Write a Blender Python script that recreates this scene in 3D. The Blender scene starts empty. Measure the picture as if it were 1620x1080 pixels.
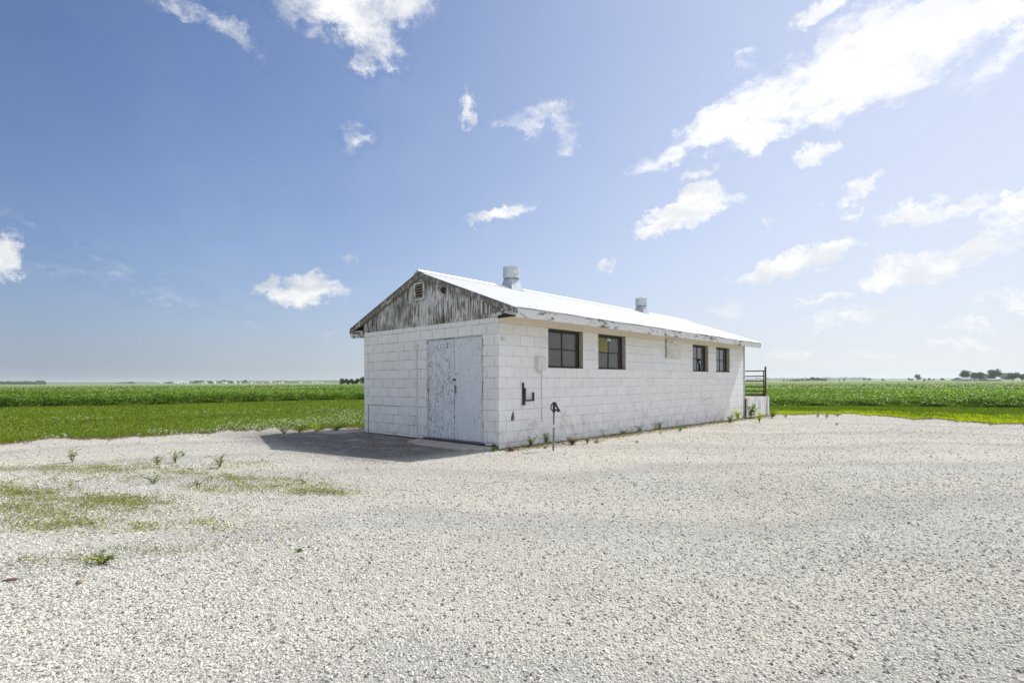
import bpy, bmesh, math, random
import numpy as np
from mathutils import Vector, Matrix
from mathutils.geometry import tessellate_polygon
R = math.radians
random.seed(7)
rng = np.random.default_rng(11)
sc = bpy.context.scene
COL = sc.collection

# ---------------------------------------------------------------- camera
CAMH = 1.244                       # eye height above the gravel at the near corner of the shed
FPX = 839.0                        # focal length in pixels of the 1620 px wide photograph
cam_d = bpy.data.cameras.new("camera")
cam_d.sensor_width = 36.0
cam_d.lens = 36.0 * FPX / 1620.0
cam_d.shift_y = 63.6 / 1620.0
cam_d.clip_start = 0.05
cam_d.clip_end = 40000
cam = bpy.data.objects.new("camera", cam_d)
COL.objects.link(cam)
ROLL = 0.0047
cam.matrix_world = Matrix.Translation((0, 0, CAMH)) @ Matrix.Rotation(R(90), 4, 'X') @ Matrix.Rotation(-ROLL, 4, 'Z')
sc.camera = cam

# ---------------------------------------------------------------- light and exposure
SUN_AZ, SUN_EL = R(54.3), R(50.7)          # azimuth from +Y towards +X
sun_dir = Vector((math.sin(SUN_AZ) * math.cos(SUN_EL), math.cos(SUN_AZ) * math.cos(SUN_EL), math.sin(SUN_EL)))
sun_d = bpy.data.lights.new("sun", 'SUN')
sun_d.energy = 4.1
sun_d.angle = R(0.55)
sun_d.color = (1.0, 0.965, 0.91)
sun = bpy.data.objects.new("sun", sun_d)
COL.objects.link(sun)
sun.rotation_euler = sun_dir.to_track_quat('Z', 'Y').to_euler()
sun.location = (20, 20, 30)
sc.view_settings.view_transform = 'Standard'
sc.view_settings.look = 'None'
sc.view_settings.gamma = 1
sc.view_settings.use_curve_mapping = False
sc.view_settings.exposure = 0.12
sc.render.engine = 'CYCLES'
sc.cycles.use_denoising = True
sc.cycles.denoiser = 'OPENIMAGEDENOISE'
sc.cycles.denoising_input_passes = 'RGB_ALBEDO_NORMAL'
sc.cycles.denoising_prefilter = 'ACCURATE'
sc.cycles.max_bounces = 7
sc.cycles.volume_bounces = 1
sc.cycles.transparent_max_bounces = 12
sc.cycles.sample_clamp_indirect = 8.0


# ---------------------------------------------------------------- node helpers
class NT:
    def __init__(s, tree):
        s.t = tree
        s.n = tree.nodes
        s.n.clear()

    def node(s, kind, **kw):
        nd = s.n.new(kind)
        for k, v in kw.items():
            setattr(nd, k, v)
        return nd

    def put(s, sock, v):
        if v is None:
            return
        if hasattr(v, 'is_output') or isinstance(v, bpy.types.NodeSocket):
            s.t.links.new(v, sock)
        else:
            if isinstance(v, (tuple, list)) and len(v) == 3 and sock.type == 'RGBA':
                v = (*v, 1)
            sock.default_value = v

    def math(s, op, a, b=None, c=None, clamp=False):
        nd = s.node('ShaderNodeMath', operation=op, use_clamp=clamp)
        for i, v in enumerate((a, b, c)):
            s.put(nd.inputs[i], v)
        return nd.outputs[0]

    def vmath(s, op, a, b=None, out=0):
        nd = s.node('ShaderNodeVectorMath', operation=op)
        s.put(nd.inputs[0], a)
        if b is not None:
            if op == 'SCALE':
                s.put(nd.inputs['Scale'], b)
            else:
                s.put(nd.inputs[1], b)
        return nd.outputs[out]

    def mix(s, f, a, b, mode='MIX'):
        nd = s.node('ShaderNodeMix', data_type='RGBA', blend_type=mode)
        s.put(nd.inputs[0], f)
        s.put(nd.inputs[6], a)
        s.put(nd.inputs[7], b)
        return nd.outputs[2]

    def noise(s, vec, scale, detail=4.0, rough=0.55, dist=0.0, out=0):
        nd = s.node('ShaderNodeTexNoise')
        s.put(nd.inputs['Vector'], vec)
        nd.inputs['Scale'].default_value = scale
        nd.inputs['Detail'].default_value = detail
        nd.inputs['Roughness'].default_value = rough
        nd.inputs['Distortion'].default_value = dist
        return nd.outputs[out]

    def voro(s, vec, scale, feature='F1', rand=1.0):
        nd = s.node('ShaderNodeTexVoronoi', feature=feature)
        s.put(nd.inputs['Vector'], vec)
        nd.inputs['Scale'].default_value = scale
        nd.inputs['Randomness'].default_value = rand
        return nd

    def maprange(s, v, a, b, c=0.0, d=1.0, smooth=False):
        nd = s.node('ShaderNodeMapRange')
        if smooth:
            nd.interpolation_type = 'SMOOTHSTEP'
        s.put(nd.inputs[0], v)
        for i, x in enumerate((a, b, c, d)):
            s.put(nd.inputs[i + 1], x)
        return nd.outputs[0]

    def ramp(s, f, stops, interp='LINEAR'):
        nd = s.node('ShaderNodeValToRGB')
        nd.color_ramp.interpolation = interp
        el = nd.color_ramp.elements
        while len(el) < len(stops):
            el.new(0.5)
        for e, (p, c) in zip(el, stops):
            e.position = p
            e.color = (*c, 1)
        s.put(nd.inputs[0], f)
        return nd.outputs[0]

    def scale(s, vec, v):
        return s.vmath('MULTIPLY', vec, v)


def new_mat(name):
    m = bpy.data.materials.new(name)
    m.use_nodes = True
    return m, NT(m.node_tree)


def finish(nt, color, rough=0.8, metal=0.0, bump=None, bstr=0.5, bdist=0.01, spec=0.4, extra=None):
    p = nt.node('ShaderNodeBsdfPrincipled')
    nt.put(p.inputs['Base Color'], color)
    nt.put(p.inputs['Roughness'], rough)
    nt.put(p.inputs['Metallic'], metal)
    p.inputs['Specular IOR Level'].default_value = spec
    if bump is not None:
        b = nt.node('ShaderNodeBump')
        b.inputs['Strength'].default_value = bstr
        b.inputs['Distance'].default_value = bdist
        nt.put(b.inputs['Height'], bump)
        nt.t.links.new(b.outputs[0], p.inputs['Normal'])
    o = nt.node('ShaderNodeOutputMaterial')
    nt.t.links.new(p.outputs[0], o.inputs[0])
    return p


def coord(nt, kind='Object'):
    return nt.node('ShaderNodeTexCoord').outputs[kind]


def geo_pos(nt):
    return nt.node('ShaderNodeNewGeometry').outputs['Position']


# ---------------------------------------------------------------- world: sky with clouds
def sky_dir(px, py):
    """direction of a point of the sky as seen from the yard"""
    dx, dy = px - 810.0, 603.6 - py
    x = (dx * math.cos(ROLL) - dy * math.sin(ROLL))
    z = (dy * math.cos(ROLL) - dx * math.sin(ROLL))
    return Vector((x, FPX, z)).normalized()


W = bpy.data.worlds.new("World")
sc.world = W
W.use_nodes = True
wt = NT(W.node_tree)
SKY_STR = 0.10
sky = wt.node('ShaderNodeTexSky', sky_type='NISHITA', sun_disc=False)
sky.sun_elevation = SUN_EL
sky.sun_rotation = SUN_AZ
sky.altitude = 200
sky.air_density = 1.0
sky.dust_density = 0.8
sky.ozone_density = 2.6
D = wt.node('ShaderNodeTexCoord').outputs['Generated']
w1 = wt.vmath('SCALE', wt.vmath('SUBTRACT', wt.noise(D, 8.0, 6, 0.68, out=1), (0.5, 0.5, 0.5)), 0.11)
w2 = wt.vmath('SCALE', wt.vmath('SUBTRACT', wt.noise(D, 34.0, 5, 0.7, out=1), (0.5, 0.5, 0.5)), 0.05)
DW = wt.vmath('ADD', wt.vmath('ADD', D, w1), w2)
# each cloud: centre, half axes, tilt (deg, + rises to the right), weight
CL = [
    (345, 30, 92, 26, -22, .62), (300, 8, 40, 18, -30, .55), (560, 8, 130, 40, 0, .85), (600, 60, 55, 42, -10, .8),
    (640, 22, 60, 30, 10, .75), (530, 60, 40, 14, -40, .35), (585, 100, 22, 22, 0, .45),
    (742, 178, 16, 34, 8, .72), (573, 223, 32, 26, 0, .5), (850, 185, 62, 20, 20, .62), (900, 212, 40, 24, -15, .72),
    (820, 208, 36, 12, 5, .55), (790, 338, 66, 15, 8, .66), (12, 410, 36, 36, 0, .95), (478, 462, 68, 27, 5, .95),
    (485, 440, 42, 20, 10, .85), (515, 526, 22, 9, 0, .4), (566, 400, 18, 8, 10, .32), (962, 420, 16, 13, 20, .5),
    (215, 462, 190, 16, -14, .16), (280, 486, 60, 12, -8, .26), (130, 395, 130, 9, -18, .14),
    (1150, 190, 95, 36, 18, 1.0), (1230, 155, 115, 56, 24, 1.1), (1340, 108, 145, 62, 22, 1.1),
    (1450, 62, 155, 66, 20, 1.1), (1560, 22, 95, 45, 10, 1.0), (1590, 85, 64, 22, 36, .8), (1305, 12, 48, 20, 10, .8),
    (1215, 212, 52, 24, 5, .95), (1375, 140, 110, 36, 14, .95), (1185, 110, 40, 22, 60, .5),
    (1060, 247, 56, 19, 20, .8), (1100, 282, 34, 14, 10, .42), (1297, 237, 40, 17, 16, .8), (1355, 297, 50, 17, 18, .78),
    (1330, 342, 22, 11, 20, .5), (1088, 345, 80, 27, 10, .95), (1110, 325, 50, 26, 20, .85), (1478, 327, 88, 20, 5, .85),
    (1605, 328, 42, 19, 10, .8), (1250, 416, 100, 24, 14, .85), (1205, 438, 62, 13, 8, .6), (1490, 412, 135, 34, 14, .95),
    (1440, 434, 100, 25, 8, .8), (1568, 372, 50, 20, 16, .75), (1303, 481, 36, 9, 5, .5), (1405, 497, 50, 13, 5, .5),
    (1330, 508, 80, 15, 8, .38), (1150, 490, 34, 10, 5, .42), (1555, 515, 70, 9, 3, .4), (1240, 555, 110, 10, 0, .3),
    (1480, 550, 130, 10, 0, .3), (1105, 122, 26, 9, 12, .35), (1210, 356, 16, 8, 40, .35), (1600, 470, 60, 14, 8, .4),
    (1550, 120, 60, 34, 20, .35), (1500, 200, 160, 10, 12, .14),
]
mask = None
for (px, py, a, b, tilt, wgt) in CL:
    c = sky_dir(px, py)
    if px > 1040 and py > 225 or 560 < px < 930 or py > 400: wgt *= 1.22
    right = Vector((c.y, -c.x, 0)).normalized()
    up = right.cross(c).normalized()
    k = c.y                                     # pixels shrink to angle away from the axis
    ca, sa = math.cos(R(tilt)), math.sin(R(tilt))
    U = (right * ca + up * sa) * (FPX / (a * k))
    V = (up * ca - right * sa) * (FPX / (b * k))
    d1 = wt.node('ShaderNodeVectorMath', operation='DOT_PRODUCT')
    wt.put(d1.inputs[0], DW); d1.inputs[1].default_value = U
    d2 = wt.node('ShaderNodeVectorMath', operation='DOT_PRODUCT')
    wt.put(d2.inputs[0], DW); d2.inputs[1].default_value = V
    # subtract the centre's own offset (zero) and square
    q = wt.math('MULTIPLY_ADD', d1.outputs['Value'], d1.outputs['Value'],
                wt.math('MULTIPLY', d2.outputs['Value'], d2.outputs['Value']))
    m = wt.math('MULTIPLY_ADD', q, -wgt, wgt * 1.22)
    if mask is None:
        mask = m
    else:
        mask = wt.math('SMOOTH_MAX', mask, m, 0.12)
fwd = wt.node('ShaderNodeSeparateXYZ')
wt.put(fwd.inputs[0], D)
mask = wt.math('MULTIPLY', mask, wt.maprange(fwd.outputs[1], 0.0, 0.2))
fb = wt.noise(wt.vmath('ADD', wt.scale(D, (1, 1, 1.7)), w1), 13.0, 11, 0.68)
fb2 = wt.noise(wt.scale(D, (1, 1, 2.2)), 38.0, 6, 0.6)
dens = wt.math('ADD', mask, wt.math('MULTIPLY_ADD', fb, 3.0, -1.62))
dens = wt.math('ADD', dens, wt.math('MULTIPLY_ADD', fb2, 1.2, -0.62))
dens = wt.math('MULTIPLY', dens, wt.maprange(mask, -0.25, 0.45))
wide = wt.maprange(wt.noise(D, 5.0, 3, 0.5), 0.35, 0.65, 0.8, 1.55)
alpha = wt.maprange(dens, -0.12, wide, 0, 1, smooth=True)
# more clouds behind the viewer, so that the light is even all round
back = wt.maprange(wt.noise(wt.scale(D, (1, 1, 2.0)), 3.2, 8, 0.6), 0.42, 0.62, 0, 0.95, smooth=True)
back = wt.math('MULTIPLY', back, wt.maprange(fwd.outputs[1], 0.1, -0.15))
alpha = wt.math('MAXIMUM', alpha, back)
sunny = wt.node('ShaderNodeVectorMath', operation='DOT_PRODUCT')
wt.put(sunny.inputs[0], D); sunny.inputs[1].default_value = sun_dir
glow = wt.maprange(sunny.outputs['Value'], 0.0, 0.95)
shade = wt.noise(wt.vmath('ADD', wt.scale(D, (1, 1, 2.4)), w1), 9.0, 7, 0.6)
cloudc = wt.mix(wt.maprange(shade, 0.36, 0.62, 0, 1, True), (6.0, 6.35, 6.9), (8.9, 8.95, 9.0))
cloudc = wt.mix(wt.maprange(glow, 0.45, 1.0), cloudc, wt.mix(wt.maprange(shade, 0.36, 0.60, 0, 1, True), (9.0, 9.15, 9.4), (10.6, 10.6, 10.6)))
# milky air: thin high veil, thicker towards the horizon and towards the sun
skyc = wt.mix(1.0, sky.outputs[0], (.90, 1.0, 1.20), 'MULTIPLY')
gh = wt.node('ShaderNodeVectorMath', operation='DOT_PRODUCT')
wt.put(gh.inputs[0], D); gh.inputs[1].default_value = (math.sin(SUN_AZ), math.cos(SUN_AZ), 0.0)
veil = wt.math('POWER', wt.maprange(gh.outputs['Value'], -0.25, 1.04), 2.6)
veil = wt.math('MULTIPLY', veil, 0.92)
dim = wt.maprange(gh.outputs['Value'], -0.35, 0.2, 0.80, 1.06)
skyc = wt.mix(1.0, skyc, wt.mix(dim, (0.0, 0.0, 0.0), (1.0, 1.0, 1.0)), 'MULTIPLY')
skyc = wt.mix(veil, skyc, (7.2, 7.65, 8.8))
low = wt.math('MULTIPLY', wt.math('EXPONENT', wt.math('MULTIPLY', wt.math('ABSOLUTE', fwd.outputs[2]), -7.0)), 0.95)
skyc = wt.mix(low, skyc, wt.mix(wt.maprange(gh.outputs['Value'], -0.1, 0.95), (2.7, 3.15, 4.35), (7.5, 7.7, 7.9)))
cloudc = wt.mix(wt.maprange(fwd.outputs[1], 0.0, -0.3), cloudc, (11.5, 11.6, 11.8))
col = wt.mix(alpha, skyc, cloudc)
bg = wt.node('ShaderNodeBackground')
wt.put(bg.inputs[0], col)
bg.inputs[1].default_value = SKY_STR
wo = wt.node('ShaderNodeOutputWorld')
wt.t.links.new(bg.outputs[0], wo.inputs[0])
W.cycles.sampling_method = 'MANUAL'
W.cycles.sample_map_resolution = 1024


# ---------------------------------------------------------------- object helpers
def link(o, parent=None):
    COL.objects.link(o)
    if parent is not None:
        o.parent = parent
    return o


def tag(o, label=None, cat=None, group=None, kind=None):
    if label: o['label'] = label
    if cat: o['category'] = cat
    if group: o['group'] = group
    if kind: o['kind'] = kind
    return o


def empty(name, loc, rz=0.0, label=None, cat=None, group=None):
    o = bpy.data.objects.new(name, None)
    o.empty_display_size = 0.3
    o.location = loc
    o.rotation_euler = (0, 0, rz)
    link(o)
    return tag(o, label, cat, group)


class MB:
    """collects faces into one mesh"""
    def __init__(s):
        s.v, s.f, s.mi = [], [], []

    def add(s, vs, fs, mi=0):
        b = len(s.v)
        s.v += [tuple(v) for v in vs]
        s.f += [tuple(b + i for i in f) for f in fs]
        s.mi += [mi] * len(fs)
        return s

    def box(s, x0, x1, y0, y1, z0, z1, mi=0, M=None):
        vs = [Vector((x, y, z)) for z in (z0, z1) for y in (y0, y1) for x in (x0, x1)]
        if M is not None: vs = [M @ v for v in vs]
        return s.add(vs, [(0, 2, 3, 1), (4, 5, 7, 6), (0, 1, 5, 4), (2, 6, 7, 3), (0, 4, 6, 2), (1, 3, 7, 5)], mi)

    def prism(s, pts, axis_vec, mi=0):
        """pts: planar loop of 3D points, extruded by axis_vec"""
        n = len(pts)
        a = [Vector(p) for p in pts]
        b = [p + Vector(axis_vec) for p in a]
        return s.add(a + b, [tuple(range(n))[::-1], tuple(range(n, 2 * n))] +
                     [(i, (i + 1) % n, n + (i + 1) % n, n + i) for i in range(n)], mi)

    def tube(s, pts, rad, n=8, mi=0, caps=True):
        pts = [Vector(p) for p in pts]
        if not isinstance(rad, (list, tuple)): rad = [rad] * len(pts)
        vs, fs = [], []
        prev = None
        for i, p in enumerate(pts):
            d = (pts[min(i + 1, len(pts) - 1)] - pts[max(i - 1, 0)]).normalized()
            if prev is None:
                ref = Vector((0, 0, 1)) if abs(d.z) < 0.9 else Vector((1, 0, 0))
                u = d.cross(ref).normalized()
            else:
                u = (prev - d * prev.dot(d)).normalized()
            prev = u
            w = d.cross(u)
            for k in range(n):
                a = 2 * math.pi * k / n
                vs.append(p + (u * math.cos(a) + w * math.sin(a)) * rad[i])
        for i in range(len(pts) - 1):
            for k in range(n):
                fs.append((i * n + k, i * n + (k + 1) % n, (i + 1) * n + (k + 1) % n, (i + 1) * n + k))
        if caps:
            fs.append(tuple(range(n))[::-1])
            fs.append(tuple((len(pts) - 1) * n + k for k in range(n)))
        return s.add(vs, fs, mi)

    def lathe(s, prof, c=(0, 0, 0), n=24, mi=0, M=None):
        vs, fs = [], []
        for (r, z) in prof:
            for k in range(n):
                a = 2 * math.pi * k / n
                v = Vector((r * math.cos(a), r * math.sin(a), z))
                if M is not None: v = M @ v
                vs.append(v + Vector(c))
        for i in range(len(prof) - 1):
            for k in range(n):
                fs.append((i * n + k, i * n + (k + 1) % n, (i + 1) * n + (k + 1) % n, (i + 1) * n + k))
        return s.add(vs, fs, mi)

    def blob(s, c, r, n=1, jit=0.2, rnd=random, mi=0):
        bm = bmesh.new()
        bmesh.ops.create_icosphere(bm, subdivisions=n, radius=1.0)
        vs = []
        for v in bm.verts:
            k = 1 + rnd.uniform(-jit, jit)
            vs.append(Vector((v.co.x * r[0], v.co.y * r[1], v.co.z * r[2])) * k + Vector(c))
        fs = [tuple(x.index for x in f.verts) for f in bm.faces]
        bm.free()
        return s.add(vs, fs, mi)

    def build(s, name, mat, parent=None, smooth=False, bevel=0.0, label=None):
        me = bpy.data.meshes.new(name)
        me.from_pydata(s.v, [], s.f)
        for m in (mat if isinstance(mat, (list, tuple)) else [mat]):
            me.materials.append(m)
        if any(s.mi):
            me.polygons.foreach_set('material_index', s.mi)
        if smooth:
            me.polygons.foreach_set('use_smooth', [True] * len(me.polygons))
        me.update()
        o = bpy.data.objects.new(name, me)
        link(o, parent)
        if bevel:
            b = o.modifiers.new('bevel', 'BEVEL')
            b.width = bevel
            b.segments = 2
            b.limit_method = 'ANGLE'
        if label: o['label'] = label
        return o


def np_mesh(name, verts, faces, mat, parent=None, smooth=False, attr=None):
    """verts (N,3), faces (M,k) numpy; attr dict name -> per-vertex float"""
    me = bpy.data.meshes.new(name)
    k = faces.shape[1]
    me.vertices.add(len(verts))
    me.vertices.foreach_set('co', np.ascontiguousarray(verts, dtype=np.float32).ravel())
    me.loops.add(faces.size)
    me.loops.foreach_set('vertex_index', np.ascontiguousarray(faces, dtype=np.int32).ravel())
    me.polygons.add(len(faces))
    me.polygons.foreach_set('loop_start', np.arange(0, faces.size, k, dtype=np.int32))
    me.polygons.foreach_set('use_smooth', np.full(len(faces), smooth, dtype=bool))
    me.materials.append(mat)
    me.update(calc_edges=True)
    if attr:
        for an, av in attr.items():
            a = me.attributes.new(an, 'FLOAT', 'POINT')
            a.data.foreach_set('value', np.ascontiguousarray(av, dtype=np.float32))
    me.validate()
    o = bpy.data.objects.new(name, me)
    return link(o, parent)


# ---------------------------------------------------------------- terrain height
def gz_np(x, y):
    x = np.asarray(x, float); y = np.asarray(y, float)
    xx = 12.5 - np.logaddexp(0, (12.5 - x) / 1.5) * 1.5          # soft clamp at +12.5
    xx = -6.5 + np.logaddexp(0, (xx + 6.5) / 1.5) * 1.5          # and at -6.5
    z = -0.011 * xx
    near = 1 / (1 + np.exp((np.hypot(x, y) - 30) / 4))
    bump = 0.010 * np.sin(x * 0.9 + 1.3 * np.sin(y * 0.5)) * np.cos(y * 0.8 + 0.4) + 0.006 * np.sin(x * 2.3 + y * 1.1) * np.sin(y * 1.9 - 0.7 * x)
    # keep the yard level round the shed
    lx = (x + 0.245) * 0.681 + (y - 9.77) * 0.7324
    ly = -(x + 0.245) * 0.7324 + (y - 9.77) * 0.681
    dd = np.hypot(np.maximum(np.maximum(-lx, lx - 15.5), 0), np.maximum(np.maximum(-ly, ly - 4.6), 0))
    return z + near * bump * np.clip(dd / 1.2, 0, 1)


def gz(x, y):
    return float(gz_np(x, y))


def ground_at(px, py, dz=0.0):
    """world point on the ground that a point of the photograph shows"""
    d = sky_dir(px, py)
    z = 0.0
    for _ in range(8):
        t = (CAMH - z - dz) / -d.z
        z = gz(d.x * t, d.y * t)
    return Vector((d.x * t, d.y * t, z))


def at_depth(px, depth, h=0.0):
    """world point `depth` metres ahead on the bearing of column px"""
    x = (px - 810.0) / FPX * depth
    return Vector((x, depth, gz(x, depth) + h))


# ================================================================ materials
def mat_gravel():
    m, t = new_mat("limestone_gravel")
    P = geo_pos(t)
    v1 = t.voro(P, 62.0)
    v2 = t.voro(P, 120.0)
    cellr = t.node('ShaderNodeSeparateColor'); t.put(cellr.inputs[0], v1.outputs['Color'])
    cellr2 = t.node('ShaderNodeSeparateColor'); t.put(cellr2.inputs[0], v2.outputs['Color'])
    stone = t.ramp(cellr.outputs[0], [(0.0, (.10, .10, .115)), (0.12, (.24, .235, .24)), (0.25, (.46, .45, .43)), (0.6, (.67, .65, .61)), (1.0, (.80, .78, .74))])
    fine = t.ramp(cellr2.outputs[1], [(0.0, (.22, .215, .22)), (0.3, (.48, .465, .435)), (1.0, (.70, .685, .65))])
    c = t.mix(0.5, stone, fine)
    big = t.noise(P, 0.45, 5, 0.6)
    c = t.mix(t.math('MULTIPLY', t.maprange(big, 0.46, 0.66, 0, 1, True), 0.6), c, t.mix(0.75, c, (.54, .50, .43)))
    dark = t.noise(t.scale(P, (0.5, 1.0, 1)), 0.7, 6, 0.65)
    c = t.mix(t.math('MULTIPLY', t.maprange(dark, 0.52, 0.72, 0, 1, True), 0.30), c, (.33, .33, .335))
    # packed wheel tracks swinging round the yard (the same bands thin out the loose stones)
    sp = t.node('ShaderNodeSeparateXYZ'); t.put(sp.inputs[0], P)
    rr = t.math('SQRT', t.math('ADD', t.math('POWER', t.math('ADD', sp.outputs[0], -6.0), 2.0), t.math('POWER', t.math('ADD', sp.outputs[1], 16.0), 2.0)))
    ph = t.math('ADD', t.math('MULTIPLY', rr, 2.4), t.math('ADD', t.math('MULTIPLY', t.math('SINE', t.math('MULTIPLY', sp.outputs[0], .5)), .8), t.math('MULTIPLY', t.math('SINE', t.math('MULTIPLY', sp.outputs[0], 1.3)), .25)))
    ph = t.math('ADD', ph, t.math('MULTIPLY', t.noise(P, 0.22, 3, .5), 9.0))
    tr = t.maprange(t.math('ADD', t.math('SINE', ph), t.math('MULTIPLY', t.noise(P, 1.3, 5, .65), 2.0)), 0.9, 2.1, 0, 1, True)
    tr = t.math('MULTIPLY', tr, t.maprange(t.noise(t.scale(P, (.5, 1, 1)), .33, 3), .40, .62))
    c = t.mix(t.math('MULTIPLY', tr, 0.6), c, t.mix(t.noise(P, 90.0, 4, .7), (.25, .23, .205), (.78, .73, .655)))
    ridge = t.maprange(t.math('ADD', t.math('SINE', t.math('ADD', ph, 2.0)), t.noise(P, 1.7, 4, .6)), 0.95, 1.6, 0, 1, True)
    c = t.mix(t.math('MULTIPLY', ridge, 0.38), c, (.34, .335, .33))
    c = t.mix(1.0, c, (1.0, .978, .900), 'MULTIPLY')
    # earth by the gable, with its cast shade painted darker into the gravel
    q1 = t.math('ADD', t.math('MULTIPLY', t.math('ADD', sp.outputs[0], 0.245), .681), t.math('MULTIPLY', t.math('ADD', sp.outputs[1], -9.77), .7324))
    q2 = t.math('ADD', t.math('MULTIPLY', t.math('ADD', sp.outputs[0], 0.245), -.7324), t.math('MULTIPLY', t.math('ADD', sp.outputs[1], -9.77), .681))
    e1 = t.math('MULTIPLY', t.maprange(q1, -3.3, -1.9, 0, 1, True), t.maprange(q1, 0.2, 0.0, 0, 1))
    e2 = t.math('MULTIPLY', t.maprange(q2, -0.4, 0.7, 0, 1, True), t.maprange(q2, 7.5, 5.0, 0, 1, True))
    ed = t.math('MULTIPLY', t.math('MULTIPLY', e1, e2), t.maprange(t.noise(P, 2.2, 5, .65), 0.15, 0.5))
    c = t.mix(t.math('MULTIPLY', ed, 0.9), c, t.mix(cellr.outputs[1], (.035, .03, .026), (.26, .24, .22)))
    # earth along the foot of the long wall
    e3 = t.math('MULTIPLY', t.maprange(t.math('ADD', q2, t.math('MULTIPLY', t.noise(P, 3.0, 5, .7), .5)), -0.45, 0.1, 0, 1, True), t.maprange(q1, -0.3, 0.2))
    e3 = t.math('MULTIPLY', e3, t.maprange(q1, 15.6, 14.5))
    c = t.mix(t.math('MULTIPLY', e3, 0.7), c, t.mix(cellr.outputs[2], (.24, .19, .14), (.50, .43, .35)))
    dis = t.math('MULTIPLY', t.math('SUBTRACT', 1.0, v1.outputs['Distance']), 1.0)
    h = t.math('ADD', t.math('MULTIPLY', dis, 0.7), t.math('MULTIPLY', v2.outputs['Distance'], -0.4))
    h = t.math('MULTIPLY', h, t.math('MULTIPLY_ADD', tr, -0.55, 1.0))
    finish(t, c, 0.92, bump=h, bstr=1.0, bdist=0.016, spec=0.2)
    return m


def mat_stones():
    m, t = new_mat("loose_limestone")
    a = t.node('ShaderNodeAttribute', attribute_name='tone').outputs['Fac']
    c = t.ramp(a, [(0.0, (.05, .05, .065)), (0.11, (.13, .128, .14)), (0.18, (.34, .33, .31)), (0.26, (.56, .55, .52)), (0.32, (.60, .545, .47)), (0.38, (.68, .67, .64)), (1.0, (.84, .83, .79))])
    n = t.noise(geo_pos(t), 160.0, 3)
    c = t.mix(0.25, c, t.mix(n, (.35, .34, .33), (.85, .84, .80)), 'MIX')
    c = t.mix(1.0, c, (1.0, .978, .900), 'MULTIPLY')
    finish(t, c, 0.9, bump=n, bstr=0.3, bdist=0.002, spec=0.2)
    return m


def mat_leaf(name, stops, trans=0.35, rough=0.55, spec=0.35):
    m, t = new_mat(name)
    a = t.node('ShaderNodeAttribute', attribute_name='tone').outputs['Fac']
    c = t.ramp(a, stops)
    p = t.node('ShaderNodeBsdfPrincipled')
    t.put(p.inputs['Base Color'], c)
    p.inputs['Roughness'].default_value = rough
    p.inputs['Specular IOR Level'].default_value = spec
    tr = t.node('ShaderNodeBsdfTranslucent')
    t.put(tr.inputs[0], t.mix(1.0, c, (1.0, 1.25, 0.5), 'MULTIPLY'))
    mx = t.node('ShaderNodeMixShader')
    mx.inputs[0].default_value = trans
    t.t.links.new(p.outputs[0], mx.inputs[1]); t.t.links.new(tr.outputs[0], mx.inputs[2])
    o = t.node('ShaderNodeOutputMaterial')
    t.t.links.new(mx.outputs[0], o.inputs[0])
    return m


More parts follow.
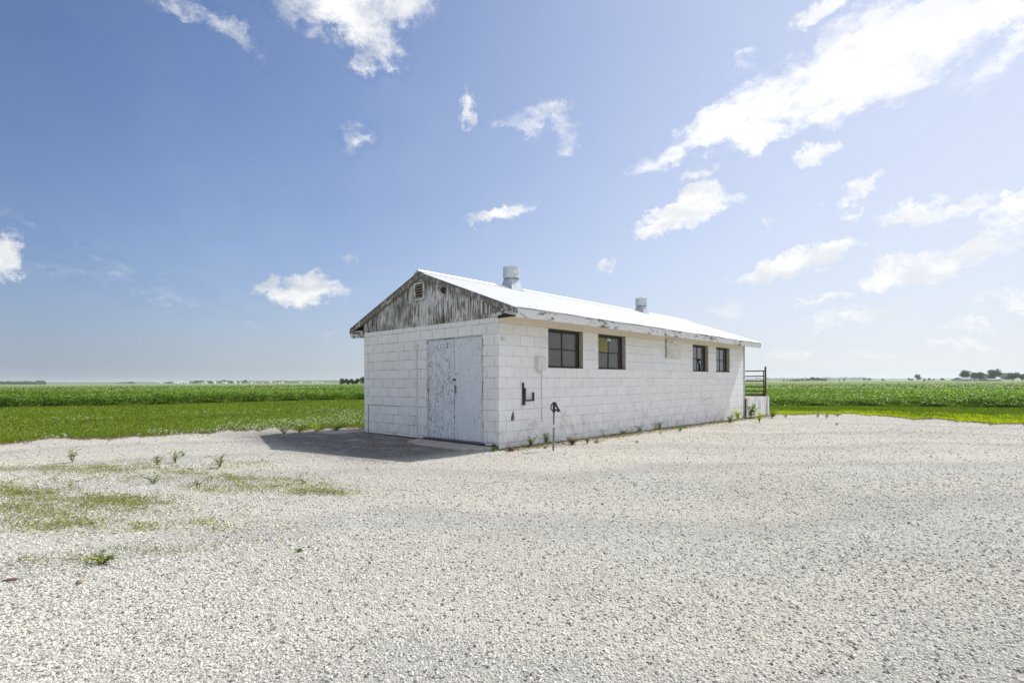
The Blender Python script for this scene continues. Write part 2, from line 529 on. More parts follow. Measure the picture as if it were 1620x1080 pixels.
def mat_blocks(name, joint=0.9, cream=False, dirt=0.5):
    m, t = new_mat(name)
    uv = coord(t, 'UV')
    wob = t.vmath('SCALE', t.vmath('SUBTRACT', t.noise(uv, 9.0, 3, out=1), (0.5, 0.5, 0.5)), 0.012)
    uvw = t.vmath('ADD', uv, wob)
    br = t.node('ShaderNodeTexBrick')
    br.offset = 0.5
    t.put(br.inputs['Vector'], uvw)
    br.inputs['Scale'].default_value = 1.0
    br.inputs['Mortar Size'].default_value = 0.0055
    br.inputs['Mortar Smooth'].default_value = 0.25
    br.inputs['Brick Width'].default_value = 0.4064
    br.inputs['Row Height'].default_value = 0.2032
    t.put(br.inputs['Color1'], (0, 0, 0)); t.put(br.inputs['Color2'], (1, 1, 1)); t.put(br.inputs['Mortar'], (.5, .5, .5))
    fac = br.outputs['Fac']
    tone = t.node('ShaderNodeSeparateColor'); t.put(tone.inputs[0], br.outputs['Color'])
    paint = t.mix(tone.outputs[0], (.80, .795, .785), (.85, .845, .84))
    sp = t.node('ShaderNodeSeparateXYZ'); t.put(sp.inputs[0], uv)
    hgt = t.math('ADD', sp.outputs[1], 2.338)
    if cream:  # cream top course; warm bounce light below the eave is painted in too
        top = t.maprange(hgt, 2.336, 2.34)
        paint = t.mix(top, paint, t.mix(tone.outputs[0], (.78, .68, .52), (.82, .72, .57)))
        fade = t.maprange(hgt, 1.9, 2.34, 0, 0.35, True)
        paint = t.mix(fade, paint, (.78, .73, .62))
    # patches where the paint has thinned and bare grey block shows
    n1 = t.noise(uv, 3.3, 8, 0.7)
    thin = t.maprange(n1, 0.50, 0.68, 0, 1, True)
    low = t.maprange(hgt, 0.0, 1.1, 1.0, 0.18, True)
    c = t.mix(t.math('MULTIPLY', t.math('MULTIPLY', thin, low), dirt), paint, (.50, .475, .44))
    # splash dirt near the ground, broken up
    n2 = t.noise(t.scale(uv, (2.2, 0.9, 1)), 4.0, 8, 0.72)
    splash = t.math('MULTIPLY', t.maprange(hgt, 0.75, 0.0, 0, 1, True), t.maprange(n2, 0.44, 0.68, 0, 1))
    c = t.mix(t.math('MULTIPLY', splash, 0.5 * dirt * 1.3), c, (.43, .42, .40))
    # specks and pits
    n3 = t.noise(uv, 38.0, 5, 0.7)
    speck = t.math('MULTIPLY', t.maprange(n3, 0.59, 0.66), t.maprange(t.noise(uv, 2.0, 3), 0.38, 0.6))
    c = t.mix(t.math('MULTIPLY', speck, 0.45), c, (.34, .32, .30))
    # joints: open and dark in places, painted shut in others
    jn = t.noise(t.scale(uv, (1, 3.0, 1)), 2.6, 4, 0.6)
    jv = t.math('MULTIPLY', fac, t.maprange(jn, 0.40, 0.60, joint * 0.22, joint))
    c = t.mix(jv, c, (.20, .185, .17))
    g = t.noise(uv, 140.0, 3)
    h = t.math('ADD', t.math('MULTIPLY', fac, -1.0), t.math('MULTIPLY', g, 0.22))
    finish(t, c, 0.75, bump=h, bstr=0.6, bdist=0.006, spec=0.3)
    return m


def mat_peel(name, paintc, woodc, amount=0.5, sx=22.0, sy=2.2, axis='x'):
    """weathered boards: vertical flakes of old paint over bare wood"""
    m, t = new_mat(name)
    uv = coord(t, 'UV')
    v = t.scale(uv, (sx, sy, 1))
    n = t.noise(v, 1.0, 9, 0.68)
    n2 = t.noise(uv, 1.6, 4, 0.6)
    thr = t.math('MULTIPLY_ADD', n2, -0.5, 0.25)
    f = t.maprange(t.math('ADD', n, t.math('MULTIPLY', thr, -1)), amount - 0.045, amount + 0.045)
    grain = t.noise(t.scale(uv, (sx * 5, sy * 1.3, 1)), 1.0, 5, 0.6)
    wood = t.mix(grain, tuple(x * 0.55 for x in woodc), tuple(min(1, x * 1.35) for x in woodc))
    c = t.mix(f, wood, t.mix(t.noise(uv, 30.0, 3), tuple(x * 0.85 for x in paintc), paintc))
    finish(t, c, 0.85, bump=t.math('ADD', t.math('MULTIPLY', f, 0.6), t.math('MULTIPLY', grain, 0.4)), bstr=0.5, bdist=0.004, spec=0.2)
    return m


def mat_door(name, crack):
    m, t = new_mat(name)
    uv = coord(t, 'UV')
    w = t.vmath('SCALE', t.vmath('SUBTRACT', t.noise(t.scale(uv, (3.2, 0.9, 1)), 1.6, 3, out=1), (0.5, 0.5, 0.5)), 0.55)
    v = t.vmath('ADD', uv, t.vmath('MULTIPLY', w, (1.0, 0.15, 0)))
    wave = t.node('ShaderNodeTexWave', bands_direction='X')
    t.put(wave.inputs['Vector'], v)
    wave.inputs['Scale'].default_value = 6.0
    wave.inputs['Distortion'].default_value = 3.0
    wave.inputs['Detail'].default_value = 3
    wave.inputs['Detail Scale'].default_value = 1.4
    brk = t.noise(t.scale(uv, (14, 3.0, 1)), 1.0, 5, 0.65)
    side = t.noise(uv, 1.4, 3)
    ln = t.math('MULTIPLY', t.maprange(wave.outputs[0], 0.84, 0.93), t.maprange(brk, 0.43, 0.50))
    st = t.noise(t.scale(uv, (40, 3.4, 1)), 1.0, 4, 0.6)
    st = t.math('MULTIPLY', t.maprange(st, 0.60, 0.64), crack)
    f = t.math('MAXIMUM', ln, t.math('MULTIPLY', st, 0.8))
    f = t.math('MULTIPLY', f, t.math('MULTIPLY', t.maprange(side, 0.3, 0.6, 0.5, 1.0), crack))
    c = t.mix(f, t.mix(t.noise(uv, 6.0, 4), (.66, .70, .755), (.73, .765, .81)), (.15, .13, .105))
    finish(t, c, 0.7, bump=t.math('MULTIPLY', f, -1.0), bstr=0.5, bdist=0.004, spec=0.3)
    return m


def mat_simple(name, c1, c2, scale=12.0, rough=0.7, metal=0.0, bstr=0.2, bdist=0.003, spec=0.4, stretch=(1, 1, 1)):
    m, t = new_mat(name)
    P = t.scale(coord(t, 'Object'), stretch)
    n = t.noise(P, scale, 6, 0.65)
    c = t.mix(t.maprange(n, 0.35, 0.65), c1, c2)
    finish(t, c, rough, metal, bump=n, bstr=bstr, bdist=bdist, spec=spec)
    return m


def mat_roof():
    m, t = new_mat("galvanised_roofing")
    P = coord(t, 'Object')
    n = t.noise(t.scale(P, (1.0, 0.25, 1.0)), 2.2, 6, 0.6)
    n2 = t.noise(P, 30.0, 3)
    c = t.mix(t.maprange(n, 0.35, 0.7), (.90, .90, .90), (.82, .825, .83))
    c = t.mix(t.math('MULTIPLY', n2, 0.25), c, (.6, .6, .6))
    finish(t, c, 0.38, 0.0, bump=n2, bstr=0.05, bdist=0.002, spec=0.5)
    return m


def mat_pane(name, dust, tint):
    m, t = new_mat(name)
    P = coord(t, 'Object')
    n = t.noise(P, 6.0, 6, 0.7)
    n2 = t.noise(P, 60.0, 4, 0.7)
    d = t.math('ADD', t.math('MULTIPLY', t.maprange(n, 0.3, 0.7), 0.5), t.math('MULTIPLY', t.maprange(n2, 0.6, 0.75), 0.5))
    gl = t.node('ShaderNodeBsdfGlossy'); gl.inputs['Roughness'].default_value = 0.02
    tp = t.node('ShaderNodeBsdfTransparent'); t.put(tp.inputs[0], tint)
    fr = t.node('ShaderNodeFresnel'); fr.inputs[0].default_value = 1.5
    f2 = t.math('MULTIPLY', fr.outputs[0], 1.8, clamp=True)
    mx = t.node('ShaderNodeMixShader'); t.put(mx.inputs[0], f2)
    t.t.links.new(tp.outputs[0], mx.inputs[1]); t.t.links.new(gl.outputs[0], mx.inputs[2])
    df = t.node('ShaderNodeBsdfDiffuse'); t.put(df.inputs[0], (.42, .41, .38))
    m2 = t.node('ShaderNodeMixShader'); t.put(m2.inputs[0], t.math('MULTIPLY', t.math('ADD', d, 0.35), dust))
    t.t.links.new(mx.outputs[0], m2.inputs[1]); t.t.links.new(df.outputs[0], m2.inputs[2])
    o = t.node('ShaderNodeOutputMaterial')
    t.t.links.new(m2.outputs[0], o.inputs[0])
    return m


def mat_ground(name, cols, s1=1.2, s2=9.0, stripe=None, bump=0.0):
    m, t = new_mat(name)
    P = geo_pos(t)
    n1 = t.noise(P, s1, 6, 0.6)
    n2 = t.noise(P, s2, 5, 0.7)
    c = t.mix(t.maprange(n1, 0.35, 0.65), cols[0], cols[1])
    c = t.mix(t.maprange(n2, 0.35, 0.7, 0, 0.8), c, cols[2])
    if stripe:
        far = t.noise(t.scale(P, (0.12, 1.0, 1)), stripe, 4, 0.5)
        c = t.mix(t.maprange(far, 0.46, 0.58, 0, 0.75), c, cols[3])
    finish(t, c, 0.95, bump=n2, bstr=bump, bdist=0.05, spec=0.1)
    return m


M = {}
M['gravel'] = mat_gravel()
M['stones'] = mat_stones()
M['soy'] = mat_leaf("soybean_leaf", [(0, (.05, .10, .006)), (.35, (.14, .225, .012)), (.75, (.235, .34, .025)), (1, (.46, .55, .24))], 0.5, 0.42, 0.5)  # palest stop paints a whitish sheen onto some leaves
M['far_crop'] = mat_leaf('far_crop_leaf', [(0, (.07, .12, .02)), (.5, (.17, .25, .06)), (1, (.30, .37, .14))], 0.4, 0.6, 0.2)
M['grass'] = mat_leaf("lawn_blade", [(0, (.12, .165, .012)), (.5, (.20, .265, .02)), (1, (.30, .35, .04))], 0.35, 0.6, 0.2)
M['weed'] = mat_leaf("weed_leaf", [(0, (.08, .14, .015)), (.5, (.17, .27, .025)), (1, (.34, .44, .045))], 0.35, 0.5, 0.3)
M['mustard'] = mat_leaf("yellow_green_weed", [(0, (.28, .38, .006)), (.5, (.52, .58, .010)), (1, (.72, .70, .02))], 0.35, 0.6, 0.2)
M['creeper'] = mat_leaf("creeping_weed", [(0, (.16, .17, .03)), (.45, (.30, .32, .06)), (.75, (.38, .38, .11)), (.9, (.36, .29, .17)), (1, (.24, .17, .10))], 0.25, 0.7, 0.15)
M['straw'] = mat_leaf("dry_grass", [(0, (.16, .11, .07)), (.5, (.30, .22, .14)), (1, (.45, .36, .25))], 0.2, 0.8, 0.1)
M['clover'] = mat_leaf("clover_blossom", [(0, (.55, .58, .45)), (1, (.80, .80, .74))], 0.2, 0.7, 0.1)
M['tree'] = mat_leaf("tree_foliage", [(0, (.030, .058, .014)), (.5, (.065, .115, .026)), (1, (.13, .19, .05))], 0.2, 0.6, 0.25)
M['bark'] = mat_simple("bark", (.06, .05, .04), (.12, .10, .08), 6, 0.9)
M['block_gable'] = mat_blocks("painted_block_weathered", 1.0, False, 0.75)
M['block_side'] = mat_blocks("painted_block", 0.6, True, 0.85)
M['siding'] = mat_peel("peeling_siding", (.74, .74, .735), (.16, .146, .122), 0.51, 44.0, 2.4)
M['rake'] = mat_peel("weathered_rake", (.52, .515, .50), (.19, .18, .16), 0.55, 6.0, 10.0)
M['fascia'] = mat_peel("peeling_fascia", (.82, .82, .805), (.20, .18, .15), 0.415, 7.0, 14.0)
M['hatch'] = mat_peel("peeling_hatch", (.80, .795, .77), (.45, .38, .28), 0.43, 9.0, 12.0)
M['straw_board'] = mat_simple('bare_board', (.30, .26, .20), (.45, .40, .32), 12, .9)
M['return'] = mat_peel("weathered_eave_box", (.66, .65, .63), (.16, .145, .12), 0.49, 9.0, 14.0)
M['door_a'] = mat_door("cracked_white_plywood", 1.0)
M['door_b'] = mat_door("white_plywood", 0.45)
M['frame_wood'] = mat_peel("peeling_trim", (.66, .67, .68), (.20, .18, .16), 0.45, 20.0, 6.0)
M['roof'] = mat_roof()
M['vent'] = mat_simple("galvanised_sheet", (.46, .51, .54), (.58, .62, .64), 5, 0.45, 0.35, 0.1)
M['steel'] = mat_simple("dark_steel", (.030, .028, .028), (.075, .06, .052), 30, 0.6, 0.3)
M['gate'] = mat_simple("brown_painted_pipe", (.035, .026, .022), (.07, .05, .042), 20, 0.55, 0.1)
M['rust'] = mat_simple("rusty_iron", (.11, .05, .028), (.27, .12, .055), 40, 0.85, 0.2)
M['casting'] = mat_simple("old_iron_casting", (.045, .03, .024), (.14, .075, .05), 45, 0.7, 0.4)
M['pipe'] = mat_simple("galvanised_pipe", (.17, .17, .165), (.27, .265, .25), 25, 0.5, 0.5)
M['sash'] = mat_simple("black_sash", (.012, .012, .012), (.03, .028, .026), 20, 0.5, 0.0)
M['jamb'] = mat_simple("raw_concrete", (.33, .30, .25), (.50, .46, .40), 14, 0.9, bstr=0.5)
M['concrete'] = mat_simple("weathered_concrete", (.30, .27, .235), (.50, .46, .41), 5, 0.9, bstr=0.4)
M['dock'] = None
M['white_metal'] = mat_simple("white_painted_metal", (.62, .62, .61), (.72, .72, .71), 16, 0.6)
M['dark'] = mat_simple("dark_interior", (.02, .018, .016), (.045, .04, .035), 4, 0.9)
M['inner'] = mat_simple("dim_inner_wall", (.16, .155, .14), (.24, .23, .21), 3, 0.9)
M['asphalt'] = mat_simple("tarred_footing", (.03, .03, .035), (.10, .10, .105), 14, 0.9, bstr=0.6, bdist=0.01)
M['yellow'] = mat_simple("yellowed_board", (.24, .20, .085), (.31, .26, .12), 3, 0.8)
M['scrap'] = mat_simple("white_plastic", (.75, .75, .73), (.6, .6, .58), 20, 0.5)
M['pane_dusty'] = mat_pane("dusty_pane", 0.20, (.75, .76, .74))
M['pane_clear'] = mat_pane("clear_pane", 0.14, (.72, .76, .80))
M['brick_chip'] = mat_simple("brick_red", (.10, .04, .032), (.19, .085, .065), 30, 0.9)
M['tan_stone'] = mat_simple("tan_rock", (.30, .23, .18), (.42, .34, .27), 20, 0.9)
M['cap_white'] = mat_simple("star_paint", (.66, .66, .66), (.72, .72, .72), 20, 0.5)
M['lawn'] = mat_ground("lawn_soil", [(.15, .195, .022), (.18, .225, .03), (.11, .15, .018)], 0.35, 14.0, bump=0.4)
M['soil'] = mat_ground("field_soil", [(.035, .065, .012), (.05, .085, .015), (.03, .05, .012)], 0.8, 9.0)
M['canopy'] = mat_ground("crop_canopy", [(.18, .26, .035), (.23, .31, .05), (.12, .19, .02)], 0.15, 6.0, bump=0.8)
M['fields'] = mat_ground("far_fields", [(.19, .25, .085), (.24, .30, .11), (.15, .21, .07), (.33, .35, .17)], 0.02, 0.9, stripe=0.018)


def mat_dock():
    m, t = new_mat("stained_white_concrete")
    P = coord(t, 'Object')
    n = t.noise(t.scale(P, (5.5, 5.5, 0.9)), 1.4, 7, 0.65)
    n2 = t.noise(P, 7.0, 6, 0.7)
    c = t.mix(t.maprange(n, 0.48, 0.66, 0, .8), (.80, .795, .78), (.27, .26, .24))
    c = t.mix(t.maprange(n2, 0.52, 0.72, 0, 0.5), c, (.48, .46, .42))
    sp = t.node('ShaderNodeSeparateXYZ'); t.put(sp.inputs[0], P)
    c = t.mix(t.maprange(sp.outputs[2], 0.612, 0.622), c, (.42, .33, .25))
    finish(t, c, 0.9, bump=n2, bstr=0.4, bdist=0.008, spec=0.2)
    return m


M['dock'] = mat_dock()


def uv_planar(o, fn):
    """write a UV map from local positions"""
    me = o.data
    uv = me.uv_layers.new(name='UVMap')
    for p in me.polygons:
        for li in p.loop_indices:
            uv.data[li].uv = fn(me.vertices[me.loops[li].vertex_index].co, p.normal)
    return o


# ================================================================ the ground
def axis_steps(lo, hi, mid0, mid1, step, grow):
    out = list(np.arange(mid0, mid1 + 1e-6, step))
    a, s = mid1, step
    while a < hi:
        s *= grow; a += s; out.append(min(a, hi))
    a, s = mid0, step
    while a > lo:
        s *= grow; a -= s; out.insert(0, max(a, lo))
    return np.array(out)


def grid_sheet(name, xs, ys, dz, mat, kind='structure', smooth=True):
    X, Y = np.meshgrid(xs, ys)
    V = np.stack([X, Y, gz_np(X, Y) + dz], -1).reshape(-1, 3)
    nx, ny = len(xs), len(ys)
    i = (np.arange(ny - 1)[:, None] * nx + np.arange(nx - 1)[None]).ravel()
    F = np.stack([i, i + 1, i + nx + 1, i + nx], -1)
    o = np_mesh(name, V, F, mat, smooth=smooth)
    o['kind'] = kind
    return o


FAR = 9000.0
xs = axis_steps(-FAR, FAR, -30, 30, 1.0, 1.16)
ys = axis_steps(-FAR, FAR, -12, 60, 1.0, 1.16)
grid_sheet('ground', xs, ys, -0.030, M['fields'])


def polar_sheet(name, azs, r0s, r1s, nr, dz, mat, power=1.6):
    """sheet between two radii over a list of bearings"""
    V, F = [], []
    na = len(azs)
    u = np.linspace(0, 1, nr) ** power
    azs = np.array(azs); r0s = np.array(r0s); r1s = np.array(r1s)
    Rr = r0s[:, None] + (r1s - r0s)[:, None] * u[None]
    X = np.sin(azs)[:, None] * Rr; Y = np.cos(azs)[:, None] * Rr
    V = np.stack([X, Y, gz_np(X, Y) + dz], -1).reshape(-1, 3)
    i = (np.arange(na - 1)[:, None] * nr + np.arange(nr - 1)[None]).ravel()
    F = np.stack([i, i + 1, i + nr + 1, i + nr], -1)
    o = np_mesh(name, V, F, mat, smooth=True)
    # make sure the sheet faces up
    if o.data.polygons[0].normal.z < 0:
        o.data.flip_normals()
    o['kind'] = 'structure'
    return o


def smooth_rand(n, k, amp):
    a = rng.normal(size=n + 4 * k)
    ker = np.hanning(2 * k + 1); ker /= ker.sum()
    b = np.convolve(a, ker, 'same')[2 * k:2 * k + n]
    return b / b.std() * amp


# edge of the gravel yard, seen from the camera's foot: (x, y)
G_EDGE = [(-30, -2), (-20, 5.2), (-14, 8.9), (-10.2, 11.2), (-8.8, 12.3), (-7.4, 13.2), (-6.3, 13.8), (-4.1, 14.6), (-2.4, 15.4), (0, 18), (4, 21.5),
          (8.3, 22.5), (10.2, 21.6), (12.5, 23.0), (14.2, 23.0), (14.9, 21.6), (14.9, 20.0), (15.5, 18.6), (17.0, 17.6), (20, 17.0), (26, 15), (32, 6), (34, -6)]
ga = np.array([math.atan2(x, y) for x, y in G_EDGE]); gr = np.array([math.hypot(x, y) for x, y in G_EDGE])
az_f = np.linspace(-1.66, 1.72, 900)
edge_r = np.interp(az_f, ga, gr)


def gravel_edge(az):
    return np.interp(az, ga, gr)


rag = smooth_rand(900, 2, 0.12) + smooth_rand(900, 9, 0.24)
rag += np.where(az_f > .42, 1, 0) * (smooth_rand(900, 3, .22) + smooth_rand(900, 14, .5))
azb = np.linspace(1.72, 2 * math.pi - 1.66, 60)[1:-1]
az_all = np.concatenate([az_f, azb, [az_f[0] + 2 * math.pi]])
r_all = np.concatenate([edge_r + rag, np.interp(azb, [1.72, 2.4, 3.9, 2 * math.pi - 1.66], [34, 22, 22, edge_r[0]]), [edge_r[0] + rag[0]]])
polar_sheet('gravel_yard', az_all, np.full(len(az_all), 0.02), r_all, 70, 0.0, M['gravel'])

# soybean edge, seen the same way
S_EDGE = [(-60, -20), (-45, 8), (-33, 21), (-25.3, 26.5), (-20.4, 28.4), (-16.6, 32.2), (-10.4, 36), (0, 38), (7, 33), (13, 28.6), (16.5, 27.6), (24, 25.4), (34, 20), (50, 2), (60, -20)]
sa = np.array([math.atan2(x, y) for x, y in S_EDGE]); sr = np.array([math.hypot(x, y) for x, y in S_EDGE])


def soy_edge(az):
    return np.interp(az, sa, sr)


az_l = np.linspace(sa[0], sa[-1], 260)
inner = np.interp(az_l, np.concatenate([az_f]), edge_r + rag) * 0.80
inner = np.where(az_l < az_f[0], edge_r[0] * .8, np.where(az_l > az_f[-1], edge_r[-1] * .8, inner))
polar_sheet('lawn', az_l, inner, soy_edge(az_l) + 1.2, 40, -0.010, M['lawn'], 1.0)
# bare earth under the first crop
polar_sheet('field_soil', az_l, soy_edge(az_l) - 0.15, np.full(len(az_l), 88.0), 30, -0.006, M['soil'], 1.3)


# ---------------------------------------------------------------- generic leaf clouds
def leaf_mesh(C, U, Vv, fold=None):
    """C centres/bases (N,3); U long axis; Vv half side axis -> diamond leaves of 4 verts"""
    n = len(C)
    base = C
    tip = C + U
    mid = C + U * 0.48
    if fold is not None: mid = mid + fold
    P = np.stack([base, mid + Vv, tip, mid - Vv], 1).reshape(-1, 3)
    i = np.arange(n) * 4
    F = np.stack([i, i + 1, i + 2, i + 3], -1)
    return P, F


def rand_dirs(n, zmin=-1.0, zmax=1.0):
    z = rng.uniform(zmin, zmax, n); a = rng.uniform(0, 2 * np.pi, n)
    r = np.sqrt(np.maximum(0, 1 - z * z))
    return np.stack([r * np.cos(a), r * np.sin(a), z], -1)


def norm(a):
    return a / np.maximum(1e-9, np.linalg.norm(a, axis=-1, keepdims=True))


def foliage(name, C, length, width, mat, zmin=-0.3, zmax=0.9, tone=None, kind=None, parent=None, updir=None):
    n = len(C)
    U = rand_dirs(n, zmin, zmax)
    if updir is not None:
        U = norm(U * (1 - updir) + np.array([0, 0, 1.0]) * updir)
    S = norm(np.cross(U, rand_dirs(n)))
    L = np.asarray(length).reshape(-1, 1) * rng.uniform(0.7, 1.3, (n, 1))
    Wd = np.asarray(width).reshape(-1, 1) * rng.uniform(0.7, 1.2, (n, 1))
    P, F = leaf_mesh(C, U * L, S * Wd * 0.5)
    if tone is None: tone = rng.uniform(0, 1, n)
    o = np_mesh(name, P, F, mat, parent=parent, attr={'tone': np.repeat(np.clip(tone, 0, 1), 4)})
    if kind: o['kind'] = kind
    return o


def in_shed(x, y, pad=0.0):
    lx = (x + 0.245) * 0.681 + (y - 9.77) * 0.7324
    ly = -(x + 0.245) * 0.7324 + (y - 9.77) * 0.681
    return (lx > -pad) & (lx < 15.35 + pad) & (ly > -pad) & (ly < 4.56 + pad)


# ---------------------------------------------------------------- loose stones
def ico(sub):
    bm = bmesh.new()
    bmesh.ops.create_icosphere(bm, subdivisions=sub, radius=1.0)
    v = np.array([x.co[:] for x in bm.verts]); f = np.array([[a.index for a in p.verts] for p in bm.faces])
    bm.free()
    return v, f


def stones(n, sub, pts, size, tone):
    v0, f0 = ico(sub)
    nv = len(v0)
    prot = []
    for k in range(14):
        p = v0.copy()
        for _ in range(5):                      # chop facets off, like crushed rock
            d = norm(rng.normal(size=3)); h = rng.uniform(0.45, 0.85)
            s = p @ d
            p = np.where((s > h)[:, None], p - (s - h)[:, None] * d, p)
        p += rng.normal(size=p.shape) * (0.06 if sub > 1 else 0.12)
        prot.append(p)
    prot = np.array(prot)
    P = prot[rng.integers(0, 14, n)]
    sc3 = np.stack([rng.uniform(.75, 1.35, n), rng.uniform(.6, 1.0, n), rng.uniform(.45, .8, n)], -1) * size[:, None]
    P = P * sc3[:, None, :]
    a = rng.uniform(0, 2 * np.pi, n); c, s = np.cos(a)[:, None], np.sin(a)[:, None]
    b = rng.normal(0, .3, n)[:, None]
    x, y, z = P[..., 0], P[..., 1], P[..., 2]
    x, z = x * np.cos(b) - z * np.sin(b), x * np.sin(b) + z * np.cos(b)
    P = np.stack([x * c - y * s, x * s + y * c, z], -1) + pts[:, None, :]
    F = (f0[None] + (np.arange(n) * nv)[:, None, None]).reshape(-1, 3)
    return P.reshape(-1, 3), F, np.repeat(tone, nv)


def scatter_wedge(n, y0, y1, half=1.12):
    y = np.sqrt(rng.uniform(y0 * y0, y1 * y1, n)) * np.exp(rng.normal(0, .17, n))
    x = rng.uniform(-half, half, n) * y + rng.normal(0, .05, n)
    return x, y


def stone_layer(name, n, y0, y1, smin, smax, sub, p=2.2):
    x, y = scatter_wedge(n, y0, y1)
    az = np.arctan2(x, y)
    # patchy: stones gather in swathes
    dens = 0.5 + 0.5 * np.sin(x * 1.1 + 2 * np.sin(y * .7)) * np.cos(y * .9 + x * .3)
    keep = (np.hypot(x, y) < gravel_edge(az) - 0.3) & ~in_shed(x, y, 0.12) & (rng.uniform(0, 1, n) < 0.55 + 0.45 * dens)
    lx = (x + 0.245) * 0.681 + (y - 9.77) * 0.7324; ly = -(x + 0.245) * 0.7324 + (y - 9.77) * 0.681
    ph = 2.4 * np.hypot(x - 6, y + 16) + .8 * np.sin(.5 * x) + .25 * np.sin(1.3 * x)
    keep &= rng.uniform(0, 1, n) < np.clip(.80 - .22 * np.sin(ph + rng.normal(0, .5, n)), .12, 1)
    gable_shade = (lx > -2.8) & (lx < 0) & (ly > 0) & (ly < 5.5)  # zone by the gable where its shade is painted in
    keep &= ~gable_shade | (rng.uniform(0, 1, n) < .8)
    x, y = x[keep], y[keep]; n = len(x)
    s = (smin + (smax - smin) * rng.uniform(0, 1, n) ** p) / 2
    pts = np.stack([x, y, gz_np(x, y) + s * 0.22], -1)
    tn = rng.uniform(0, 1, n)
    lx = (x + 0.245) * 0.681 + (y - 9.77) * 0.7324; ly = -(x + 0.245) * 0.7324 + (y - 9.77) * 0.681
    tn = np.where((lx > -2.6) & (lx < 0) & (ly > 0) & (ly < 5.5), tn * .22, tn)  # stone tones lowered to paint in the gable's shade
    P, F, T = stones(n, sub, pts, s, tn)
    o = np_mesh(name, P, F, M['stones'], attr={'tone': T})
    o['kind'] = 'stuff'
    return o


o = stone_layer('loose_gravel', 110000, 1.75, 3.6, .006, .022, 1, 2.6)
o = stone_layer('loose_gravel', 120000, 3.6, 7.5, .009, .027, 1, 2.4)
o = stone_layer('loose_gravel', 70000, 7.5, 20.0, .016, .036, 1, 2.6)

# ================================================================ the shed
WID, LEN = 4.56, 12.63
ZT = 2.44
ZTS = 2.497            # top of block wall
ZC = 2.338           # underside of the half course on top
PITCH = 0.366
ZB = -0.16           # walls go a little below grade
ANG = math.atan2(0.7324, 0.681)
shed = empty('block_shed', (-0.245, 9.77, 0), ANG, 'long white painted concrete block shed with peeling wooden gable and pale metal roof', 'shed')


def hole_wall(name, length, z0, z1, holes, depth, mat, to3, jamb_mat, parent, inner_mat):
    """wall face with real openings. to3(u, z, d) -> local point, d = depth into the wall"""
    outer = [Vector((0, z0, 0)), Vector((length, z0, 0)), Vector((length, z1, 0)), Vector((0, z1, 0))]
    loops = [outer] + [[Vector((u, z, 0)) for u, z in h] for h in holes]
    tris = tessellate_polygon(loops)
    flat = [p for l in loops for p in l]
    mb = MB()
    fr = [to3(p.x, p.y, 0) for p in flat]
    bk = [to3(p.x, p.y, depth) for p in flat]
    mb.add(fr, tris)
    mb.add(bk, [t[::-1] for t in tris], 2)
    ofs = 0
    for li, l in enumerate(loops):
        n = len(l)
        q = [(ofs + i, ofs + (i + 1) % n, len(flat) + ofs + (i + 1) % n, len(flat) + ofs + i) for i in range(n)]
        mb.add(fr + bk, q, 0 if li == 0 else 1)
        ofs += n
    o = mb.build(name, [mat, jamb_mat, inner_mat], parent)
    bm = bmesh.new(); bm.from_mesh(o.data)
    bmesh.ops.recalc_face_normals(bm, faces=bm.faces)
    bm.to_mesh(o.data); bm.free()
    return o


def rect(u0, u1, z0, z1):
    return [(u0, z0), (u0, z1), (u1, z1), (u1, z0)]


WZ0, WZ1 = ZC - 0.8128, ZC
WINS = [(1.45, 2.67), (3.27, 4.47), (8.29, 9.43), (10.05, 11.19)]
teardrop = [(0.325, .52), (0.355, .495), (0.40, .505), (0.425, .55), (0.42, .60), (0.405, .65), (0.388, .69), (0.37, .67), (0.345, .61), (0.328, .57)]
side = hole_wall('wall', LEN, ZB, ZTS, [rect(a, b, WZ0, WZ1) for a, b in WINS] + [teardrop], 0.19, M['block_side'],
                 lambda u, z, d: Vector((u, d, z)), M['jamb'], shed, M['inner'])
uv_planar(side, lambda c, n: (c.x if abs(n.y) > .5 else c.y, c.z - ZC))
DOOR = (0.40, 2.11, 0.085, 2.13)
gab = hole_wall('wall', WID - .003, ZB, ZT, [rect(*DOOR)], 0.19, M['block_gable'], lambda u, z, d: Vector((d, u + .003, z)), M['jamb'], shed, M['inner'])
gab.location = (-0.003, 0, 0)
uv_planar(gab, lambda c, n: (c.y + 0.1 if abs(n.x) > .5 else c.x, c.z - ZC))
for nm, fn in (('far', lambda u, z, d: Vector((LEN - d, u, z))), ('rear', lambda u, z, d: Vector((u, WID - d, z)))):
    w_ = hole_wall('wall', (WID if nm == 'far' else LEN) - 0.0, ZB, ZT, [], 0.185, M['block_gable'], fn, M['jamb'], shed, M['inner'])
    uv_planar(w_, lambda c, n: ((c.y if abs(n.x) > .5 else c.x), c.z - ZC))
    w_.location = (0.003, 0, 0) if nm == 'far' else (0, 0.003, 0)
MB().box(.315, .44, .07, .18, .47, .72).build('wall_cavity_shade', M['dark'], shed)  # dark block standing in for shade inside the teardrop hole
MB().box(0.15, LEN - .15, .15, WID - .15, -0.05, 0.07).build('floor', M['dark'], shed)
MB().box(0.15, LEN - .15, .15, WID - .15, 2.45, 2.47).build('ceiling', M['inner'], shed)
# tar along the foot of the end wall and the broken corner
mb = MB()
mb.box(-0.05, -0.008, 0.05, WID, -0.1, 0.05)
for k in range(10):
    mb.blob((-0.02 - random.random() * .03, 0.02 + random.random() * .12, 0.02 + random.random() * .05), (.03, .03, .03), 1, .3)
mb.build('footing', M['asphalt'], shed)
